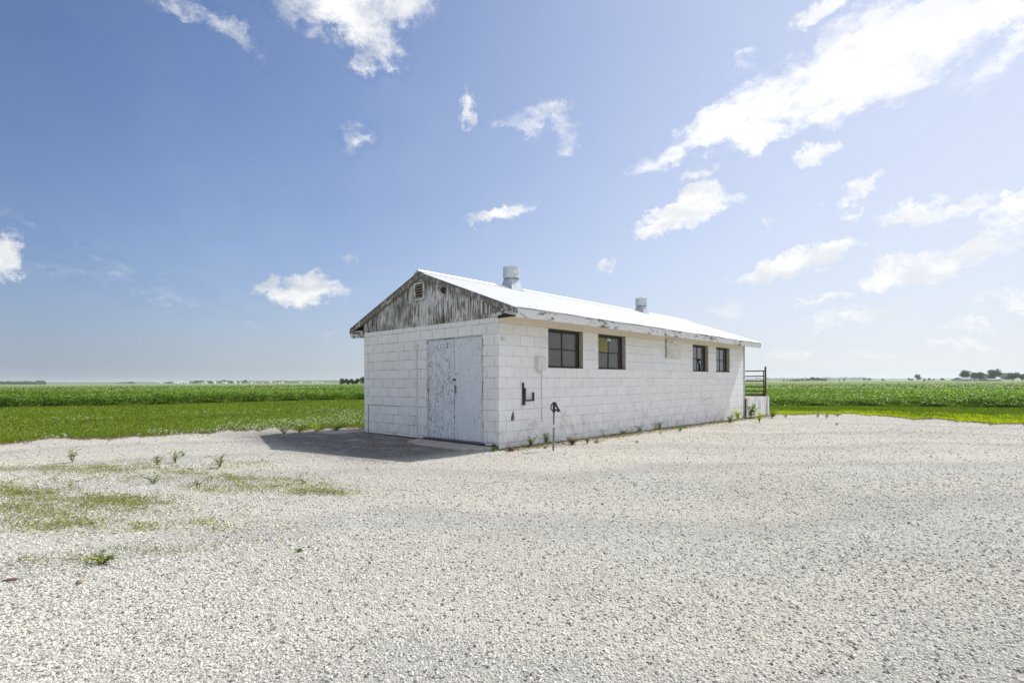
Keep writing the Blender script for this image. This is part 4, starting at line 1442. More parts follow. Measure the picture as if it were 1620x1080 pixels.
WALLW = 'weeds along the foot of the long wall'
wd = [
    (838, 706, .20, .13, 90, 'weed', 'bushy green weed at the wall foot between shed corner and hydrant', WALLW),
    (862, 701, .22, .10, 60, 'weed', 'leggy green weed just left of and behind the hydrant pipe', WALLW),
    (861, 709, .07, .12, 40, 'weed', 'low flat green weed on the gravel left of the hydrant base', WALLW),
    (929, 702, .15, .08, 60, 'weed', 'small upright bright green weed right of the dry tuft', WALLW),
    (985, 686, .11, .12, 60, 'weed', 'low round green weed against the wall, below the second window', WALLW),
    (1013, 682, .22, .22, 80, 'weed', 'wide feathery green weed leaning from the wall foot', WALLW),
    (1043, 679, .20, .09, 60, 'weed', 'thin upright green weed close to the middle of the long wall', WALLW),
    (1044, 686, .08, .12, 40, 'mustard', 'flat yellow green weed on gravel before the thin upright weed', WALLW),
    (1075, 682, .14, .10, 50, 'weed', 'small green weed on gravel below the square hatch', WALLW),
    (1007, 700, .05, .14, 40, 'weed', 'flat spreading weed on gravel well out from the wall', WALLW),
    (1154, 670, .30, .14, 90, 'weed', 'green weed on the edge of the sunlit strip at the far end of the wall', WALLW),
    (1167, 664, .36, .13, 90, 'mustard', 'yellow green weed at the far corner of the shed', WALLW),
    (1187, 661, .55, .24, 110, 'weed', 'tall green weed in front of the white dock face', None),
    (1201, 668, .34, .12, 80, 'mustard', 'upright bright weed alone on gravel before the dock', None),
    (1221, 661, .34, .30, 110, 'weed', 'spreading green weed at the outer end of the dock', None),
    (1243, 660, .26, .30, 90, 'mustard', 'yellow green weed at the grass edge right of the dock', None),
    (1293, 660, .24, .16, 70, 'weed', 'dark green weed at the gravel edge, left of two smaller ones', 'small weeds on the right edge of the yard'),
    (1307, 661, .22, .12, 60, 'weed', 'dark green weed standing on gravel, middle of three', 'small weeds on the right edge of the yard'),
    (1324, 659, .18, .12, 60, 'weed', 'small green weed on gravel, right one of three', 'small weeds on the right edge of the yard'),
    (1323, 673, .10, .07, 40, 'weed', 'tiny lone weed out on the gravel below the three weeds', 'small weeds on the right edge of the yard'),
    (780, 714, .10, .06, 50, 'weed', 'small green weed at the slab end beside the shed corner', None),
    (113, 731, .26, .10, 80, 'creeper', 'leftmost tall stalky weed standing in the gravel', 'stalky weeds in the left part of the yard'),
    (247, 735, .22, .16, 80, 'creeper', 'dark drooping weed standing in the left gravel', 'stalky weeds in the left part of the yard'),
    (276, 732, .26, .10, 60, 'weed', 'slender weed just right of the drooping weed', 'stalky weeds in the left part of the yard'),
    (290, 721, .14, .12, 50, 'weed', 'small weed behind the slender weed in the left gravel', 'stalky weeds in the left part of the yard'),
    (347, 739, .28, .11, 90, 'weed', 'rightmost tall bright weed in the left gravel', 'stalky weeds in the left part of the yard'),
    (241, 764, .16, .12, 60, 'weed', 'weed with broad leaves below the drooping weed', 'stalky weeds in the left part of the yard'),
    (481, 764, .10, .12, 50, 'weed', 'small weed at the right tip of the creeping patch', 'stalky weeds in the left part of the yard'),
    (312, 768, .10, .10, 50, 'creeper', 'short dark weed amid the creeping patch', 'stalky weeds in the left part of the yard'),
    (158, 891, .07, .13, 70, 'creeper', 'star shaped grassy weed in the foreground gravel at left', None),
    (472, 872, .03, .05, 24, 'weed', 'tiny lone green sprig in the open gravel', None),
    (449, 686, .26, .26, 90, 'weed', 'tall broadleaf weed at the lawn edge by the shadow tip', 'broadleaf weeds at the lawn edge left of the shed'),
    (473, 684, .22, .30, 90, 'weed', 'leafy weed in the lawn edge, second from the shadow tip', 'broadleaf weeds at the lawn edge left of the shed'),
    (500, 682, .18, .40, 120, 'mustard', 'spreading light green weed before the flat concrete pad', 'broadleaf weeds at the lawn edge left of the shed'),
    (530, 681, .17, .38, 110, 'weed', 'low broad weed beside the flat concrete pad', 'broadleaf weeds at the lawn edge left of the shed'),
]
for i, (px, py, h, sp, nl, mt, lab, grp) in enumerate(wd):
    if grp and grp.startswith('stalky'): h *= .75; nl = int(nl * .5); mt = 'creeper' if i % 2 else mt
    weed('weed', ground_at(px, py), h, sp, nl, mt, lab, grp, seed=i)
weed('dry_tuft', ground_at(904, 703), .16, .17, 240, 'straw', 'dry brown grass tuft at the wall foot right of the hydrant', None, seed=50, cat='grass tuft')
weed('dry_tuft', ground_at(943, 700), .06, .16, 120, 'straw', 'flat dry grass scrap at the wall foot right of the small upright weed', None, seed=51, cat='grass tuft')


# creeping weeds in the left of the yard
def patch_pts(px, py, rx, ry, n):
    a = rng.normal(size=(n, 2)) * .62
    out = []
    for u, v in a:
        X, Y = px + u * rx, py + v * ry
        if Y < 700: continue
        out.append(ground_at(X, Y)[:])
    return np.array(out)


creep = []
for (px, py, rx, ry, n) in ((60, 742, 110, 7, 900), (200, 744, 120, 6, 700), (230, 733, 60, 5, 160), (330, 756, 90, 9, 500), (270, 750, 60, 6, 250), (400, 762, 90, 7, 380),
                            (470, 773, 80, 7, 420), (520, 780, 50, 3, 200), (40, 790, 90, 14, 500), (130, 800, 140, 18, 700), (60, 815, 80, 20, 500), (230, 800, 70, 9, 300),
                            (250, 830, 130, 12, 420), (120, 835, 120, 10, 420), (190, 790, 60, 6, 260), (60, 891, 80, 5, 70), (120, 889, 70, 5, 80), (30, 778, 50, 7, 250),
                            (240, 875, 40, 5, 70), (350, 868, 60, 5, 60), (390, 735, 40, 3, 60), (340, 775, 60, 6, 180), (30, 770, 60, 10, 250), (170, 757, 120, 8, 200)):
    p = patch_pts(px, py, rx, ry, n)
    creep.append(p)
creep = np.concatenate(creep)
cl_ = np.sin(creep[:, 0] * 7.3 + 2 * np.sin(creep[:, 1] * 5.3)) * np.sin(creep[:, 1] * 13.2 + 1.7 * np.sin(creep[:, 0] * 3.9)) + .25 * np.sin(creep[:, 0] * 2.1 + creep[:, 1])
creep = creep[rng.uniform(0, 1, len(creep)) < np.where(cl_ > .12, .20, .07)]
nrep = 16
ang_ = rng.normal(0, .35, len(creep)); ln_ = rng.uniform(.05, .26, len(creep))
q = rng.uniform(-1, 1, (len(creep), nrep))
Cc = np.repeat(creep[:, None, :], nrep, 1)
Cc[..., 0] += q * (ln_ * np.cos(ang_))[:, None] + rng.normal(0, .016, q.shape)
Cc[..., 1] += q * (ln_ * np.sin(ang_))[:, None] + rng.normal(0, .016, q.shape)
Cc = Cc.reshape(-1, 3)
Cc[:, 2] = gz_np(Cc[:, 0], Cc[:, 1]) + rng.uniform(0.003, .03, len(Cc))
foliage('creeping_weeds', Cc, .034, .007, M['creeper'], .0, .95, kind='stuff', tone=np.repeat(rng.beta(2, 2, len(creep)), nrep) + rng.normal(0, .12, len(Cc)))

# litter of dry leaves and grass along the long wall and round the yard's edges
t_ = rng.uniform(-.2, 15.0, 9000); o_ = np.abs(rng.normal(0, .20, 9000)) + .01
lx = -0.245 + .681 * t_ + .7324 * o_; ly = 9.77 + .7324 * t_ - .681 * o_
keep = rng.uniform(0, 1, 9000) < .35 + .65 * (np.sin(t_ * 2.1) * .5 + .5)
lx, ly = lx[keep], ly[keep]
foliage('dry_litter', np.stack([lx, ly, gz_np(lx, ly) + .006], -1), .045, .018, M['straw'], -.1, .35, kind='stuff')
keep = rng.uniform(0, 1, len(lx)) < .10
foliage('sprouts', np.stack([lx[keep], ly[keep], gz_np(lx[keep], ly[keep]) + .004], -1) + rng.normal(0, .02, (keep.sum(), 3)) * [1, 1, 0], .05, .02, M['weed'], 0, .8, kind='stuff')

# ---------------------------------------------------------------- lawn blades, clover, edges
azv = rng.uniform(-.86, .84, 150000)
u = rng.uniform(0, 1, 150000)
r0 = gravel_edge(azv) + .05 + np.interp(azv, az_f, rag); r1 = soy_edge(azv)
rr = r0 + (r1 - r0) * u ** 1.3
x, y = rr * np.sin(azv), rr * np.cos(azv)
k = ~in_shed(x, y, .25)
x, y, rr = x[k], y[k], rr[k]
patch = np.sin(x * .8 + np.sin(y * .5) * 2) * .5 + np.sin(x * .23 - y * .31) * .5
sz = np.clip(rr / 15, .8, 2.0)
C = np.stack([x, y, gz_np(x, y) - .008], -1)
foliage('lawn_grass', C, .055 * sz, .016 * sz, M['grass'], .3, 1.0, tone=rng.uniform(0, .8, len(x)) + patch * .18, kind='stuff')
# ragged fringe where grass meets gravel
azv = np.concatenate([rng.uniform(-.86, -.27, 16000), rng.uniform(.42, .84, 12000)])
rr = gravel_edge(azv) + np.interp(azv, az_f, rag) + rng.normal(0, .16, len(azv)) + .05
x, y = rr * np.sin(azv), rr * np.cos(azv)
k = ~in_shed(x, y, .1)
x, y = x[k], y[k]
left = x < 0
C = np.stack([x, y, gz_np(x, y)], -1)
foliage('edge_grass', C[left], .07, .02, M['grass'], .1, .9, kind='stuff')
# yellow-green weeds along the right edge of the yard
azv = rng.uniform(.43, .86, 34000)
wdt = np.interp(azv, [.43, .50, .58, .64, .78, .86], [.4, 1.1, 1.6, 3.0, 4.2, 4.5])
rr = gravel_edge(azv) + np.interp(azv, az_f, rag) - .45 * rng.uniform(0, 1, len(azv)) ** 2.5 * 3 + rng.uniform(0, 1, len(azv)) ** 1.2 * wdt
x, y = rr * np.sin(azv), rr * np.cos(azv)
pt = np.sin(x * 1.3) * np.sin(y * 1.1 + 1) * .5 + .5
k = (~in_shed(x, y, .1)) & (rng.uniform(0, 1, len(x)) < .25 + .75 * pt)
x, y = x[k], y[k]
foliage('yellow_weeds', np.stack([x, y, gz_np(x, y)], -1), .10, .045, M['mustard'], .0, .8, kind='stuff', tone=rng.beta(2, 2, len(x)) + (pt[k] - .5) * .3)
# dry fringe in front of them
azv = rng.uniform(.44, .86, 16000)
rr = gravel_edge(azv) + np.interp(azv, az_f, rag) + rng.normal(-.5, .45, len(azv))
x, y = rr * np.sin(azv), rr * np.cos(azv)
k = ~in_shed(x, y, .1)
foliage('dry_fringe', np.stack([x, y, gz_np(x, y) + .004], -1)[k], .08, .02, M['straw'], -.1, .4, kind='stuff')
azv = rng.uniform(-.86, -.25, 16000)
rr = gravel_edge(azv) + np.interp(azv, az_f, rag) + rng.normal(-.22, .22, len(azv))
x, y = rr * np.sin(azv), rr * np.cos(azv)
k = ~in_shed(x, y, .1)
foliage('dry_fringe', np.stack([x, y, gz_np(x, y) + .004], -1)[k], .06, .015, M['straw'], -.1, .3, kind='stuff')
# clover heads
cp = []
for (px, py, rx, ry, n) in ((265, 686, 40, 4, 90), (330, 683, 40, 3, 90), (400, 678, 60, 6, 300), (470, 672, 70, 8, 420), (540, 665, 60, 9, 420), (520, 650, 70, 6, 260), (560, 655, 30, 8, 200),
                            (130, 663, 70, 3, 80), (90, 692, 30, 3, 50), (300, 653, 50, 3, 70), (430, 668, 80, 5, 140), (380, 655, 60, 3, 60)):
    for u, v in rng.normal(size=(n, 2)) * .5:
        X, Y = px + u * rx, py + v * ry
        if X < 574: cp.append(ground_at(X, Y)[:])
cp = np.array(cp); cp[:, 2] += .05
cp = cp[::2]
cp = np.repeat(cp, 3, 0) + rng.normal(0, .008, (len(cp) * 3, 3))
foliage('clover_heads', cp, .026, .024, M['clover'], -.2, 1, kind='stuff')

# ---------------------------------------------------------------- soybeans


def soy_band(name, r_in, r_out, n, leaf, ztop, az0=-.90, az1=.88, front=False):
    az = rng.uniform(az0, az1, n)
    e = soy_edge(az) if r_in is None else np.full(n, float(r_in))
    o_ = r_out if r_out is not None else 0
    if front:
        rr = e + rng.uniform(0, 1, n) ** 1.4 * front
    else:
        rr = e + (o_ - e) * rng.uniform(0, 1, n) ** 1.35
    x, y = rr * np.sin(az), rr * np.cos(az)
    # rows about .76 m apart running away from the yard
    row = np.round((x * .94 + y * .34) / .76)
    hump = .5 + .5 * np.cos((x * .94 + y * .34) / .76 * 2 * np.pi)
    lump = .06 * np.sin(x * 3.1 + np.sin(y * 2.3) * 2) + .04 * np.sin(x * 7.3 + y * 5.1) + .05 * np.sin(x * .31 + y * .21)
    top = ztop + lump + .06 * hump
    if front:
        ramp_ = np.clip((rr - e) / 1.3 + .22 + .15 * np.sin(x * 2.7 + y), .1, 1)
        z = top * ramp_ * rng.uniform(.25, 1.0, n) ** .45
    else:
        z = top - np.abs(rng.normal(0, .06, n))
    C = np.stack([x, y, gz_np(x, y) + z], -1)
    sz = leaf * np.clip(rr / 34, .85, 1.5)
    pt = .5 + .5 * np.sin(x * .22 + np.sin(y * .3)) * np.sin(y * .17 + 1.0)
    tone = rng.beta(1.6, 2.2, n) + (pt - .5) * .3 + (hump - .5) * .18 + (rng.uniform(0, 1, n) < .07 * (.3 + 1.4 * pt)) * .6  # a few leaves pushed to the painted sheen tone
    return foliage(name, C, sz, sz * .72, M['soy'], -.35, .55, tone=tone, kind='stuff')


soy_band('soybean_plants', None, None, 110000, .095, .46, front=3.0)
soy_band('soybean_plants', None, 72, 260000, .085, .44)
# solid canopy below the leaves
az_c = np.linspace(-1.25, 1.25, 240)
rows_r = []


def canopy(name, r0f, r1, z, nr):
    na = len(az_c)
    r0 = np.array([r0f(a) for a in az_c])
    u = np.linspace(0, 1, nr) ** 1.5
    Rr = r0[:, None] + (r1 - r0)[:, None] * u[None]
    X = np.sin(az_c)[:, None] * Rr; Y = np.cos(az_c)[:, None] * Rr
    H = z + .05 * np.sin(X * 1.9 + 2 * np.sin(Y * .8)) + .03 * np.sin(X * 4.3 + Y * 2.7)
    H[:, 0] = 0.02; H[:, -1] = 0.02
    V = np.stack([X, Y, gz_np(X, Y) + H], -1).reshape(-1, 3)
    i = (np.arange(na - 1)[:, None] * nr + np.arange(nr - 1)[None]).ravel()
    F = np.stack([i, i + nr, i + nr + 1, i + 1], -1)
    o = np_mesh(name, V, F, M['canopy'], smooth=True)
    if o.data.polygons[5].normal.z < 0: o.data.flip_normals()
    o['kind'] = 'stuff'
    return o


canopy('crop_canopy', lambda a: float(soy_edge(a)) + 1.7, 73.0, .36, 90)
# next field beyond a lane, with its own dark front edge
canopy('crop_canopy', lambda a: 92.0, 420.0, .42, 40).data.materials[0] = M['fields']
n = 26000
az = rng.uniform(-.82, .82, n)
rr = 91.5 + rng.uniform(0, 1, n) ** 3 * 120
x, y = rr * np.sin(az), rr * np.cos(az)
zt = np.where(rr < 94, .5 * rng.uniform(.1, 1.1, n) ** .6, .5)
foliage('soybean_plants', np.stack([x, y, gz_np(x, y) + zt], -1), .22, .15, M['far_crop'], -.3, .5, tone=rng.beta(1.6, 2.2, n), kind='stuff')

# ================================================================ trees far off
TREES = []


def make_tree(name, h, w, seed, leaf=.5, trunk=.18, lobes=9, n=900, low=.0, squat=1.0, mat='tree'):
    rs = np.random.default_rng(seed)
    root = empty(name, (0, 0, 0))
    mb = MB()
    th = h * trunk
    mb.tube([Vector((0, 0, -.3)), Vector((.02 * h, 0, th)), Vector((0, .02 * h, h * .6))], [h * .035, h * .026, h * .012], 6)
    cs = []
    for k in range(lobes):
        a = rs.uniform(0, 2 * np.pi); q = rs.uniform(.15, .95) ** .7
        z = rs.uniform(max(low, trunk) + .12, .86)
        pr = math.sin(min(1, max(.15, (1 - z) * 2.2)) * math.pi / 2) * .36 * w
        c = np.array([math.cos(a) * pr * q, math.sin(a) * pr * q, z * h])
        s = rs.uniform(.15, .24) * np.array([w, w, h * .75 * squat])
        cs.append((c, s))
        mb.tube([Vector((0, 0, th * .9)), Vector((c[0] * .5, c[1] * .5, (th + c[2]) / 2)), Vector(c)], [h * .016, h * .01, h * .004], 4)
    cs.append((np.array([0, 0, h * .58]), np.array([w * .3, w * .3, h * .25])))
    mb.build('trunk', M['bark'], root)
    Cs = []
    per = n // len(cs)
    for c, s in cs:
        d = norm(rs.normal(size=(per, 3)))
        Cs.append(c + d * s * rs.uniform(.5, 1.08, (per, 1)))
    C = np.concatenate(Cs)
    C[:, 2] = np.clip(C[:, 2], h * max(low, trunk * .55), h)
    U = rand_dirs(len(C)); S = norm(np.cross(U, rand_dirs(len(C))))
    L = leaf * rs.uniform(.6, 1.3, (len(C), 1))
    P, F = leaf_mesh(C, U * L, S * L * .38)
    tone = rs.beta(2, 2, len(C))
    np_mesh('crown', P, F, M[mat], parent=root, attr={'tone': np.repeat(tone, 4)})
    return root


def copy_tree(src, loc, scale, rz):
    r = src.copy(); COL.objects.link(r)
    r.location = loc; r.scale = scale; r.rotation_euler = (0, 0, rz)
    for ch in list(src.children):
        c = ch.copy(); COL.objects.link(c); c.parent = r
    return r


def put(src, used, px, top_py, wpx, depth, label, group=None, cat='tree', h0=10.0, w0=10.0):
    """stand a tree at a bearing, with the height and width it has in the photograph"""
    p = at_depth(px, depth)
    hor = 603.6 - ROLL * (px - 810)
    h = (hor - top_py) / FPX * depth + (CAMH - p.z)
    w = wpx / FPX * depth
    s = (w / w0, w / w0, h / h0)
    if not used:
        src.location = p; src.scale = s; o = src
        used.append(1)
    else:
        o = copy_tree(src, p, s, random.uniform(0, 6.28))
    tag(o, label, cat, group)
    return o


t_round = make_tree('broadleaf_tree', 10, 10, 1, .70, .12, 16, 3200)
t_open = make_tree('broadleaf_tree', 10, 10, 2, .68, .16, 13, 2200)
t_bush = make_tree('bushy_tree', 10, 10, 3, 1.15, .04, 9, 1300, squat=1.2)
u1, u2, u3 = [], [], []
GF = 'farmstead trees on the right horizon'
put(t_open, u2, 1528, 584.5, 17, 430, 'leftmost tall tree of the farmstead on the right horizon', GF)
put(t_open, u2, 1541, 588, 11, 440, 'thin crowned tree second from left in the farmstead row', GF)
put(t_open, u2, 1551, 587.5, 16, 435, 'rounded tree third from left in the farmstead row', GF)
put(t_round, u1, 1571.5, 582.5, 22, 420, 'tallest widest tree in the middle of the farmstead row', GF)
put(t_open, u2, 1586, 588.5, 14, 900, 'pale hazy tree behind the tallest farmstead tree', GF)
put(t_round, u1, 1602, 588, 22, 420, 'broad dark tree right of the hazy one in the farmstead row', GF)
put(t_round, u1, 1617, 590, 18, 425, 'broad dark tree at the right edge of the photo', GF)
put(t_bush, u3, 1512.5, 598, 6, 425, 'dark shrub at the left end of the farmstead row', GF, 'shrub')
put(t_bush, u3, 1560, 594, 16, 520, 'low hazy tree between the farmstead barn and the tallest tree', GF)
GL = 'small lone trees dotted along the right horizon'
put(t_round, u1, 1452, 591, 9.5, 700, 'tallest lone round tree on the open right horizon', GL)
put(t_bush, u3, 1438, 597, 3.5, 720, 'small pointed bush left of the tallest lone tree', GL, 'bush')
put(t_bush, u3, 1443, 598, 4, 720, 'tiny bush touching the left foot of the tallest lone tree', GL, 'bush')
put(t_bush, u3, 1462, 598, 4.5, 720, 'small round bush right after the tallest lone tree', GL, 'bush')
put(t_bush, u3, 1470, 597.4, 4.2, 720, 'small round tree, second right of the tallest lone tree', GL)
put(t_bush, u3, 1477, 599, 3.5, 720, 'very small bush, third right of the tallest lone tree', GL, 'bush')
put(t_bush, u3, 1491, 597.4, 6, 720, 'round bush midway between the tallest lone tree and the farmstead', GL, 'bush')
put(t_bush, u3, 1507, 599.2, 4, 720, 'tiny bush last before the farmstead row', GL, 'bush')
put(t_bush, u3, 1396.5, 598.3, 5, 800, 'dark round bush alone between hazy woods and tallest lone tree', GL, 'bush')
put(t_bush, u3, 1375, 597.5, 4.5, 900, 'pale bush, right one of a close pair', GL, 'bush')
put(t_bush, u3, 1367.5, 597.3, 4, 850, 'dark bush, left one of a close pair', GL, 'bush')
put(t_bush, u3, 1335.5, 598.2, 4, 800, 'small dark round tree right of the dark grove', GL)
put(t_bush, u3, 1327.7, 599.5, 2.6, 800, 'tiny bush just right of the dark grove', GL, 'bush')
put(t_bush, u3, 1269.5, 598.3, 5, 760, 'small dark tree touching the left side of the dark grove', GL)
put(t_bush, u3, 1250, 600.2, 3.5, 760, 'rightmost of three tiny dark bushes near the gate', GL, 'bush')
put(t_bush, u3, 1245, 600.3, 2.6, 760, 'middle of three tiny dark bushes near the gate', GL, 'bush')
put(t_bush, u3, 1240, 600.1, 3.6, 760, 'leftmost of three tiny dark bushes near the gate', GL, 'bush')
GG = 'dark grove on the right horizon'
for px, tp, wp, lab in ((1278, 598.2, 9, 'left end tree of the dark grove on the right horizon'), (1285, 595.8, 11, 'highest tree of the dark grove on the right horizon'),
                        (1293, 596.6, 11, 'third tree of the dark grove, right of the highest'), (1300, 597.6, 9, 'fourth tree of the dark grove'), (1306, 598.4, 8, 'right end tree of the dark grove on the right horizon'),
                        (1257, 599.4, 9, 'left half of the low hedge before the dark grove'), (1263, 599.4, 9, 'right half of the low hedge before the dark grove')):
    put(t_bush, u3, px, tp, wp, 740, lab, GG)
GS = 'grove beside the left corner of the shed'
for px, tp, wp, lab in ((541, 597.5, 9, 'left end tree of the grove beside the left corner of the shed'), (549, 598, 10, 'second tree of the grove beside the shed corner'),
                        (557, 598.2, 10, 'third tree of the grove beside the shed corner'), (565, 597.6, 10, 'fourth tree of the grove beside the shed corner'),
                        (574, 594.2, 9, 'tallest tree of the grove, partly hidden by the shed corner'), (583, 597, 12, 'tree of the grove hidden behind the shed')):
    put(t_bush if px not in (574,) else t_round, u3 if px not in (574,) else u1, px, tp, wp, 232, lab, GS)
GT = 'trees of the town on the left horizon'
for px, tp, wp, d, lab in ((207, 603, 9, 1500, 'hazy tree pair east of the left woods'), (268, 603.2, 12, 1400, 'low dome shaped tree left of the white sheds'),
                           (311, 601.3, 12, 1300, 'left tree over the white farm sheds'), (320, 601.3, 10, 1300, 'right tree over the white farm sheds'),
                           (333, 601.8, 8.5, 1000, 'darkest round tree in front of the town, below the second mast'), (356, 600.4, 10, 1300, 'tree left of the white dome'),
                           (349, 602, 8, 1300, 'low tree between the dark round tree and the white dome'), (365, 601.4, 9, 1300, 'tree just left of and behind the white dome'),
                           (377, 601.8, 7, 1350, 'tree between white dome and water tower'), (387.5, 600.3, 8, 1300, 'pointed tree just left of the water tower')):
    put(t_bush, u3, px, tp, wp, d, lab, GT)


def wood_line(name, spans, n_per_m, leaf):
    """far woods that read as one mass; spans: (px0, px1, depth, top_py fn, thickness)"""
    Cs, Ls = [], []
    for (p0, p1, d, tp, jag, sd) in spans:
        rs = np.random.default_rng(sd)
        wpx = p1 - p0
        n = int(wpx * n_per_m)
        px = rs.uniform(p0, p1, n)
        kx = np.linspace(p0, p1, max(4, int(wpx / 3.5)))
        prof = np.interp(px, kx, rs.uniform(1 - jag, 1, len(kx)))
        dep = d * (1 + rs.uniform(0, .06, n))
        hor = 603.6 - ROLL * (px - 810)
        x = (px - 810) / FPX * dep
        g = gz_np(x, dep)
        H = ((hor - tp) / FPX * dep + (CAMH - g)) * prof
        z = g + H * rs.uniform(0, 1, n) ** .7
        Cs.append(np.stack([x, dep, z], -1)); Ls.append(np.full(n, leaf * d))
    C = np.concatenate(Cs); L = np.concatenate(Ls)
    return foliage(name, C, L, L * .8, M['tree'], -.6, .9, kind='stuff')


wood_line('far_woods', [
    (-40, 30, 900, 602.5, .35, 1), (28, 72, 880, 602.2, .35, 2), (66, 200, 3400, 605.0, .35, 3), (185, 215, 2200, 604.2, .4, 4), (196, 300, 3600, 604.4, .4, 5),
    (300, 480, 2600, 602.3, .35, 6), (395, 470, 2000, 602.3, .45, 7), (470, 545, 3000, 601.6, .3, 8), (440, 600, 3600, 602.2, .35, 9)], 55, .0016)
wood_line('far_woods', [
    (1180, 1240, 3000, 597.0, .5, 11), (1216, 1240, 3200, 597.6, .4, 12), (1235, 1330, 3000, 597.5, .45, 13), (1296, 1320, 2600, 596.9, .5, 14), (1322, 1380, 2900, 596.6, .45, 15),
    (1345, 1372, 2500, 596.8, .4, 16), (1380, 1640, 4200, 598.8, .4, 17), (1578, 1600, 1200, 588.5, .3, 18)], 45, .0016)

# ================================================================ town and farms far off
M['bw'] = mat_simple("white_siding_paint", (.70, .71, .72), (.78, .78, .78), .2, 0.6)
M['bt'] = mat_simple("tan_siding_paint", (.45, .40, .33), (.52, .46, .38), .2, 0.7)
M['br'] = mat_simple("red_brick_wall", (.30, .15, .11), (.38, .20, .15), .2, 0.8)
M['rg'] = mat_simple("grey_shingle", (.20, .20, .21), (.28, .28, .29), .3, 0.8)
M['rw'] = mat_simple("white_metal_roof", (.70, .71, .72), (.8, .8, .8), .3, 0.5)
M['rn'] = mat_simple("brown_shingle", (.22, .13, .10), (.28, .17, .13), .3, 0.8)


def barn(px, depth, w, l, h, roofh, wm, rm, label, group=None, rz=0.0, cat='building', name='farm_building'):
    p = at_depth(px, depth)
    root = empty(name, p, rz, label, cat, group)
    MB().box(-w / 2, w / 2, -l / 2, l / 2, -.5, h).build('wall', M[wm], root)
    mb = MB()
    mb.prism([Vector((-w / 2 - .3, -l / 2 - .4, h)), Vector((-w / 2 - .3, l / 2 + .4, h)), Vector((-w / 2 - .3, 0, h + roofh))], (w + .6, 0, 0))
    mb.build('roof', M[rm], root)
    MB().box(-w * .2, w * .05, -l / 2 - .06, -l / 2 - .01, 0, min(h * .8, 3.5)).build('door', M['rg'], root)
    for k in (-.36, .22, .36):
        MB().box(w * k - .6, w * k + .6, -l / 2 - .05, -l / 2 - .01, h * .4, h * .75).build('window', M['dark'], root)
    return root


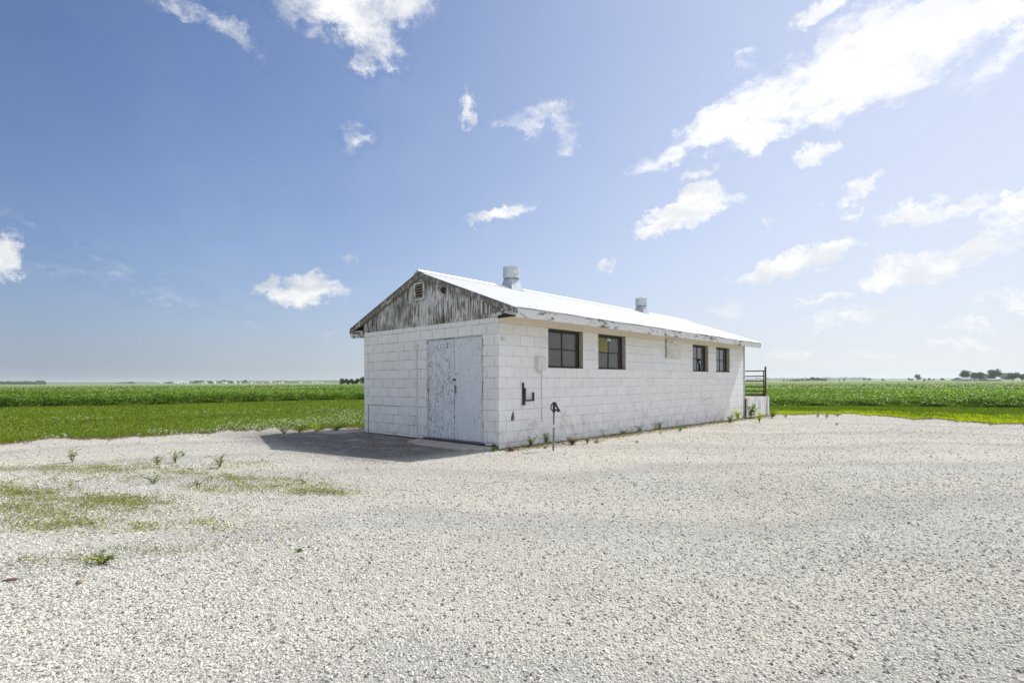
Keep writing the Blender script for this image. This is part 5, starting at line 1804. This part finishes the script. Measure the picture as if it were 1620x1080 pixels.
FS = 'farmstead buildings on the right horizon'
barn(1523.5, 400, 8.5, 8, 1.7, 1.4, 'bw', 'rg', 'low grey roofed shed under the leftmost farmstead tree', FS)
barn(1559, 470, 12, 14, 2.6, 2.6, 'bw', 'rw', 'white roofed barn between the farmstead trees', FS, .1)
barn(1568, 400, 9, 7, 1.1, .9, 'bt', 'rg', 'long low shed before the tallest farmstead tree', FS)
barn(1466, 330, 2.6, 1.6, .6, .4, 'bw', 'rg', 'tiny pale hut standing in the right field below the lone trees', None, cat='hut', name='pump_hut')
TB = 'town buildings on the left horizon'
for (px, d, w, l, h, rh, wm, rm, lab) in (
    (250, 2000, 22, 18, 5, 1.5, 'bt', 'rw', 'flat tan and white building standing alone left of the sheds'),
    (279, 1500, 16, 16, 2.4, 2, 'bw', 'rw', 'long low white shed at the left of the shed row'),
    (287, 1500, 5, 8, 3.4, 2, 'bw', 'rw', 'small peaked white shed, second in the shed row'),
    (291.5, 1500, 5, 8, 3.8, 2, 'bw', 'rw', 'tallest peaked white shed, next to the first mast'),
    (296, 1500, 5, 8, 3.2, 2, 'bw', 'rw', 'right end white shed of the shed row'),
    (318, 1250, 8, 9, 2.0, 1.5, 'bw', 'rg', 'white house under the pair of trees'),
    (325, 1280, 4, 8, 3.5, 1.5, 'bw', 'rw', 'narrow white building between tree pair and darkest tree'),
    (339, 1280, 5, 8, 4.2, 2, 'bw', 'rw', 'white gabled house right of the darkest tree'),
    (355, 1250, 10, 9, 2.2, 1.6, 'bw', 'rw', 'low white building left of the dome'),
    (379, 1280, 5, 8, 2.4, 2, 'bw', 'rg', 'white house right of the dome'),
    (396, 1280, 8, 9, 3.4, 1.5, 'bw', 'rg', 'white block below the water tower'),
    (403, 1500, 6, 9, 2.5, 2, 'bw', 'rg', 'first small white house right of the water tower'),
    (409, 1500, 7, 9, 2.6, 2, 'br', 'rn', 'red brick house, second right of the water tower'),
    (415, 1500, 7, 9, 2.8, 2, 'bw', 'rn', 'white house with brown roof, third right of the water tower'),
    (421, 1500, 8, 9, 2.6, 2, 'br', 'rn', 'wide red brick house, fourth right of the water tower'),
    (428, 1500, 6, 9, 3.2, 2.2, 'bw', 'rw', 'brightest white house, fifth right of the water tower'),
    (434, 1500, 7, 9, 2.6, 2, 'bt', 'rn', 'tan house with brown roof, sixth right of the water tower'),
    (441, 1500, 6, 9, 2.4, 2, 'bw', 'rg', 'white house with grey roof, seventh right of the water tower'),
    (447, 1600, 6, 9, 2.4, 2, 'bw', 'rw', 'last small white house of the town row'),
    (476, 2000, 10, 9, 3.0, 2, 'bw', 'rw', 'small white shed alone right of the town row'),
    (493, 1900, 8, 12, 2.8, 1.4, 'bw', 'rg', 'grey roofed shed left of the long white hall'),
    (500, 1900, 16, 12, 3.0, 1.4, 'bw', 'rw', 'long white hall midway between the town and the grove'),
    (509, 2000, 8, 12, 2.6, 1.4, 'bw', 'rw', 'short white shed right of the long white hall')):
    barn(px, d, w, l, h, rh, wm, rm, lab, TB, .05)
# white storage dome
p = at_depth(371.5, 1250)
dm = empty('storage_dome', p, 0, 'white round storage dome among trees left of the water tower', 'dome')
MB().lathe([(3.6, -.3), (3.6, 1.6), (3.3, 3.0), (2.4, 4.3), (1.2, 5.0), (.01, 5.2)], n=20).build('shell', M['bw'], dm, smooth=True)
MB().box(-.9, .9, -3.75, -3.3, 0, 2.2).build('door', M['rg'], dm)
# water tower
p = at_depth(395.5, 2300)
wtw = empty('water_tower', p, 0, 'pale round water tower above the town on the left horizon', 'water tower')
mb = MB().lathe([(.01, 17.2), (2.5, 17.6), (4.4, 19.2), (5.1, 21.4), (4.6, 23.8), (2.6, 25.6), (.01, 26.2)], n=20)
mb.build('tank', M['bw'], wtw, smooth=True)
MB().lathe([(2.4, -.5), (1.5, 3), (1.1, 6), (1.1, 15), (2.2, 17.6)], n=14).build('column', M['bw'], wtw, smooth=True)
for px, d, h, lab in ((292.5, 1600, 20.5, 'left one of two thin masts above the town'), (334.3, 1600, 22.5, 'right one of two thin masts above the town')):
    p = at_depth(px, d)
    ms = empty('radio_mast', p, 0, lab, 'mast', 'radio masts above the town')
    MB().tube([(0, 0, -.5), (0, 0, h)], [.38, .20], 6).build('mast_pole', M['pipe'], ms)
    MB().box(-.9, .9, -.05, .05, h - 2.2, h - 2.0).box(-.6, .6, -.05, .05, h - 1.2, h - 1.0).build('antenna', M['pipe'], ms)

# ================================================================ haze
hz = MB().box(-9400, 9400, -9400, 9400, -1.3, 42).build('haze', None)
m, t = new_mat("pale_air")
pv = t.node('ShaderNodeVolumePrincipled')
pv.inputs['Color'].default_value = (.84, .89, .97, 1)
pv.inputs['Density'].default_value = 0.00020
pv.inputs['Anisotropy'].default_value = 0.35
mo = t.node('ShaderNodeOutputMaterial')
t.t.links.new(pv.outputs[0], mo.inputs['Volume'])
hz.data.materials.clear(); hz.data.materials.append(m)
hz['kind'] = 'stuff'
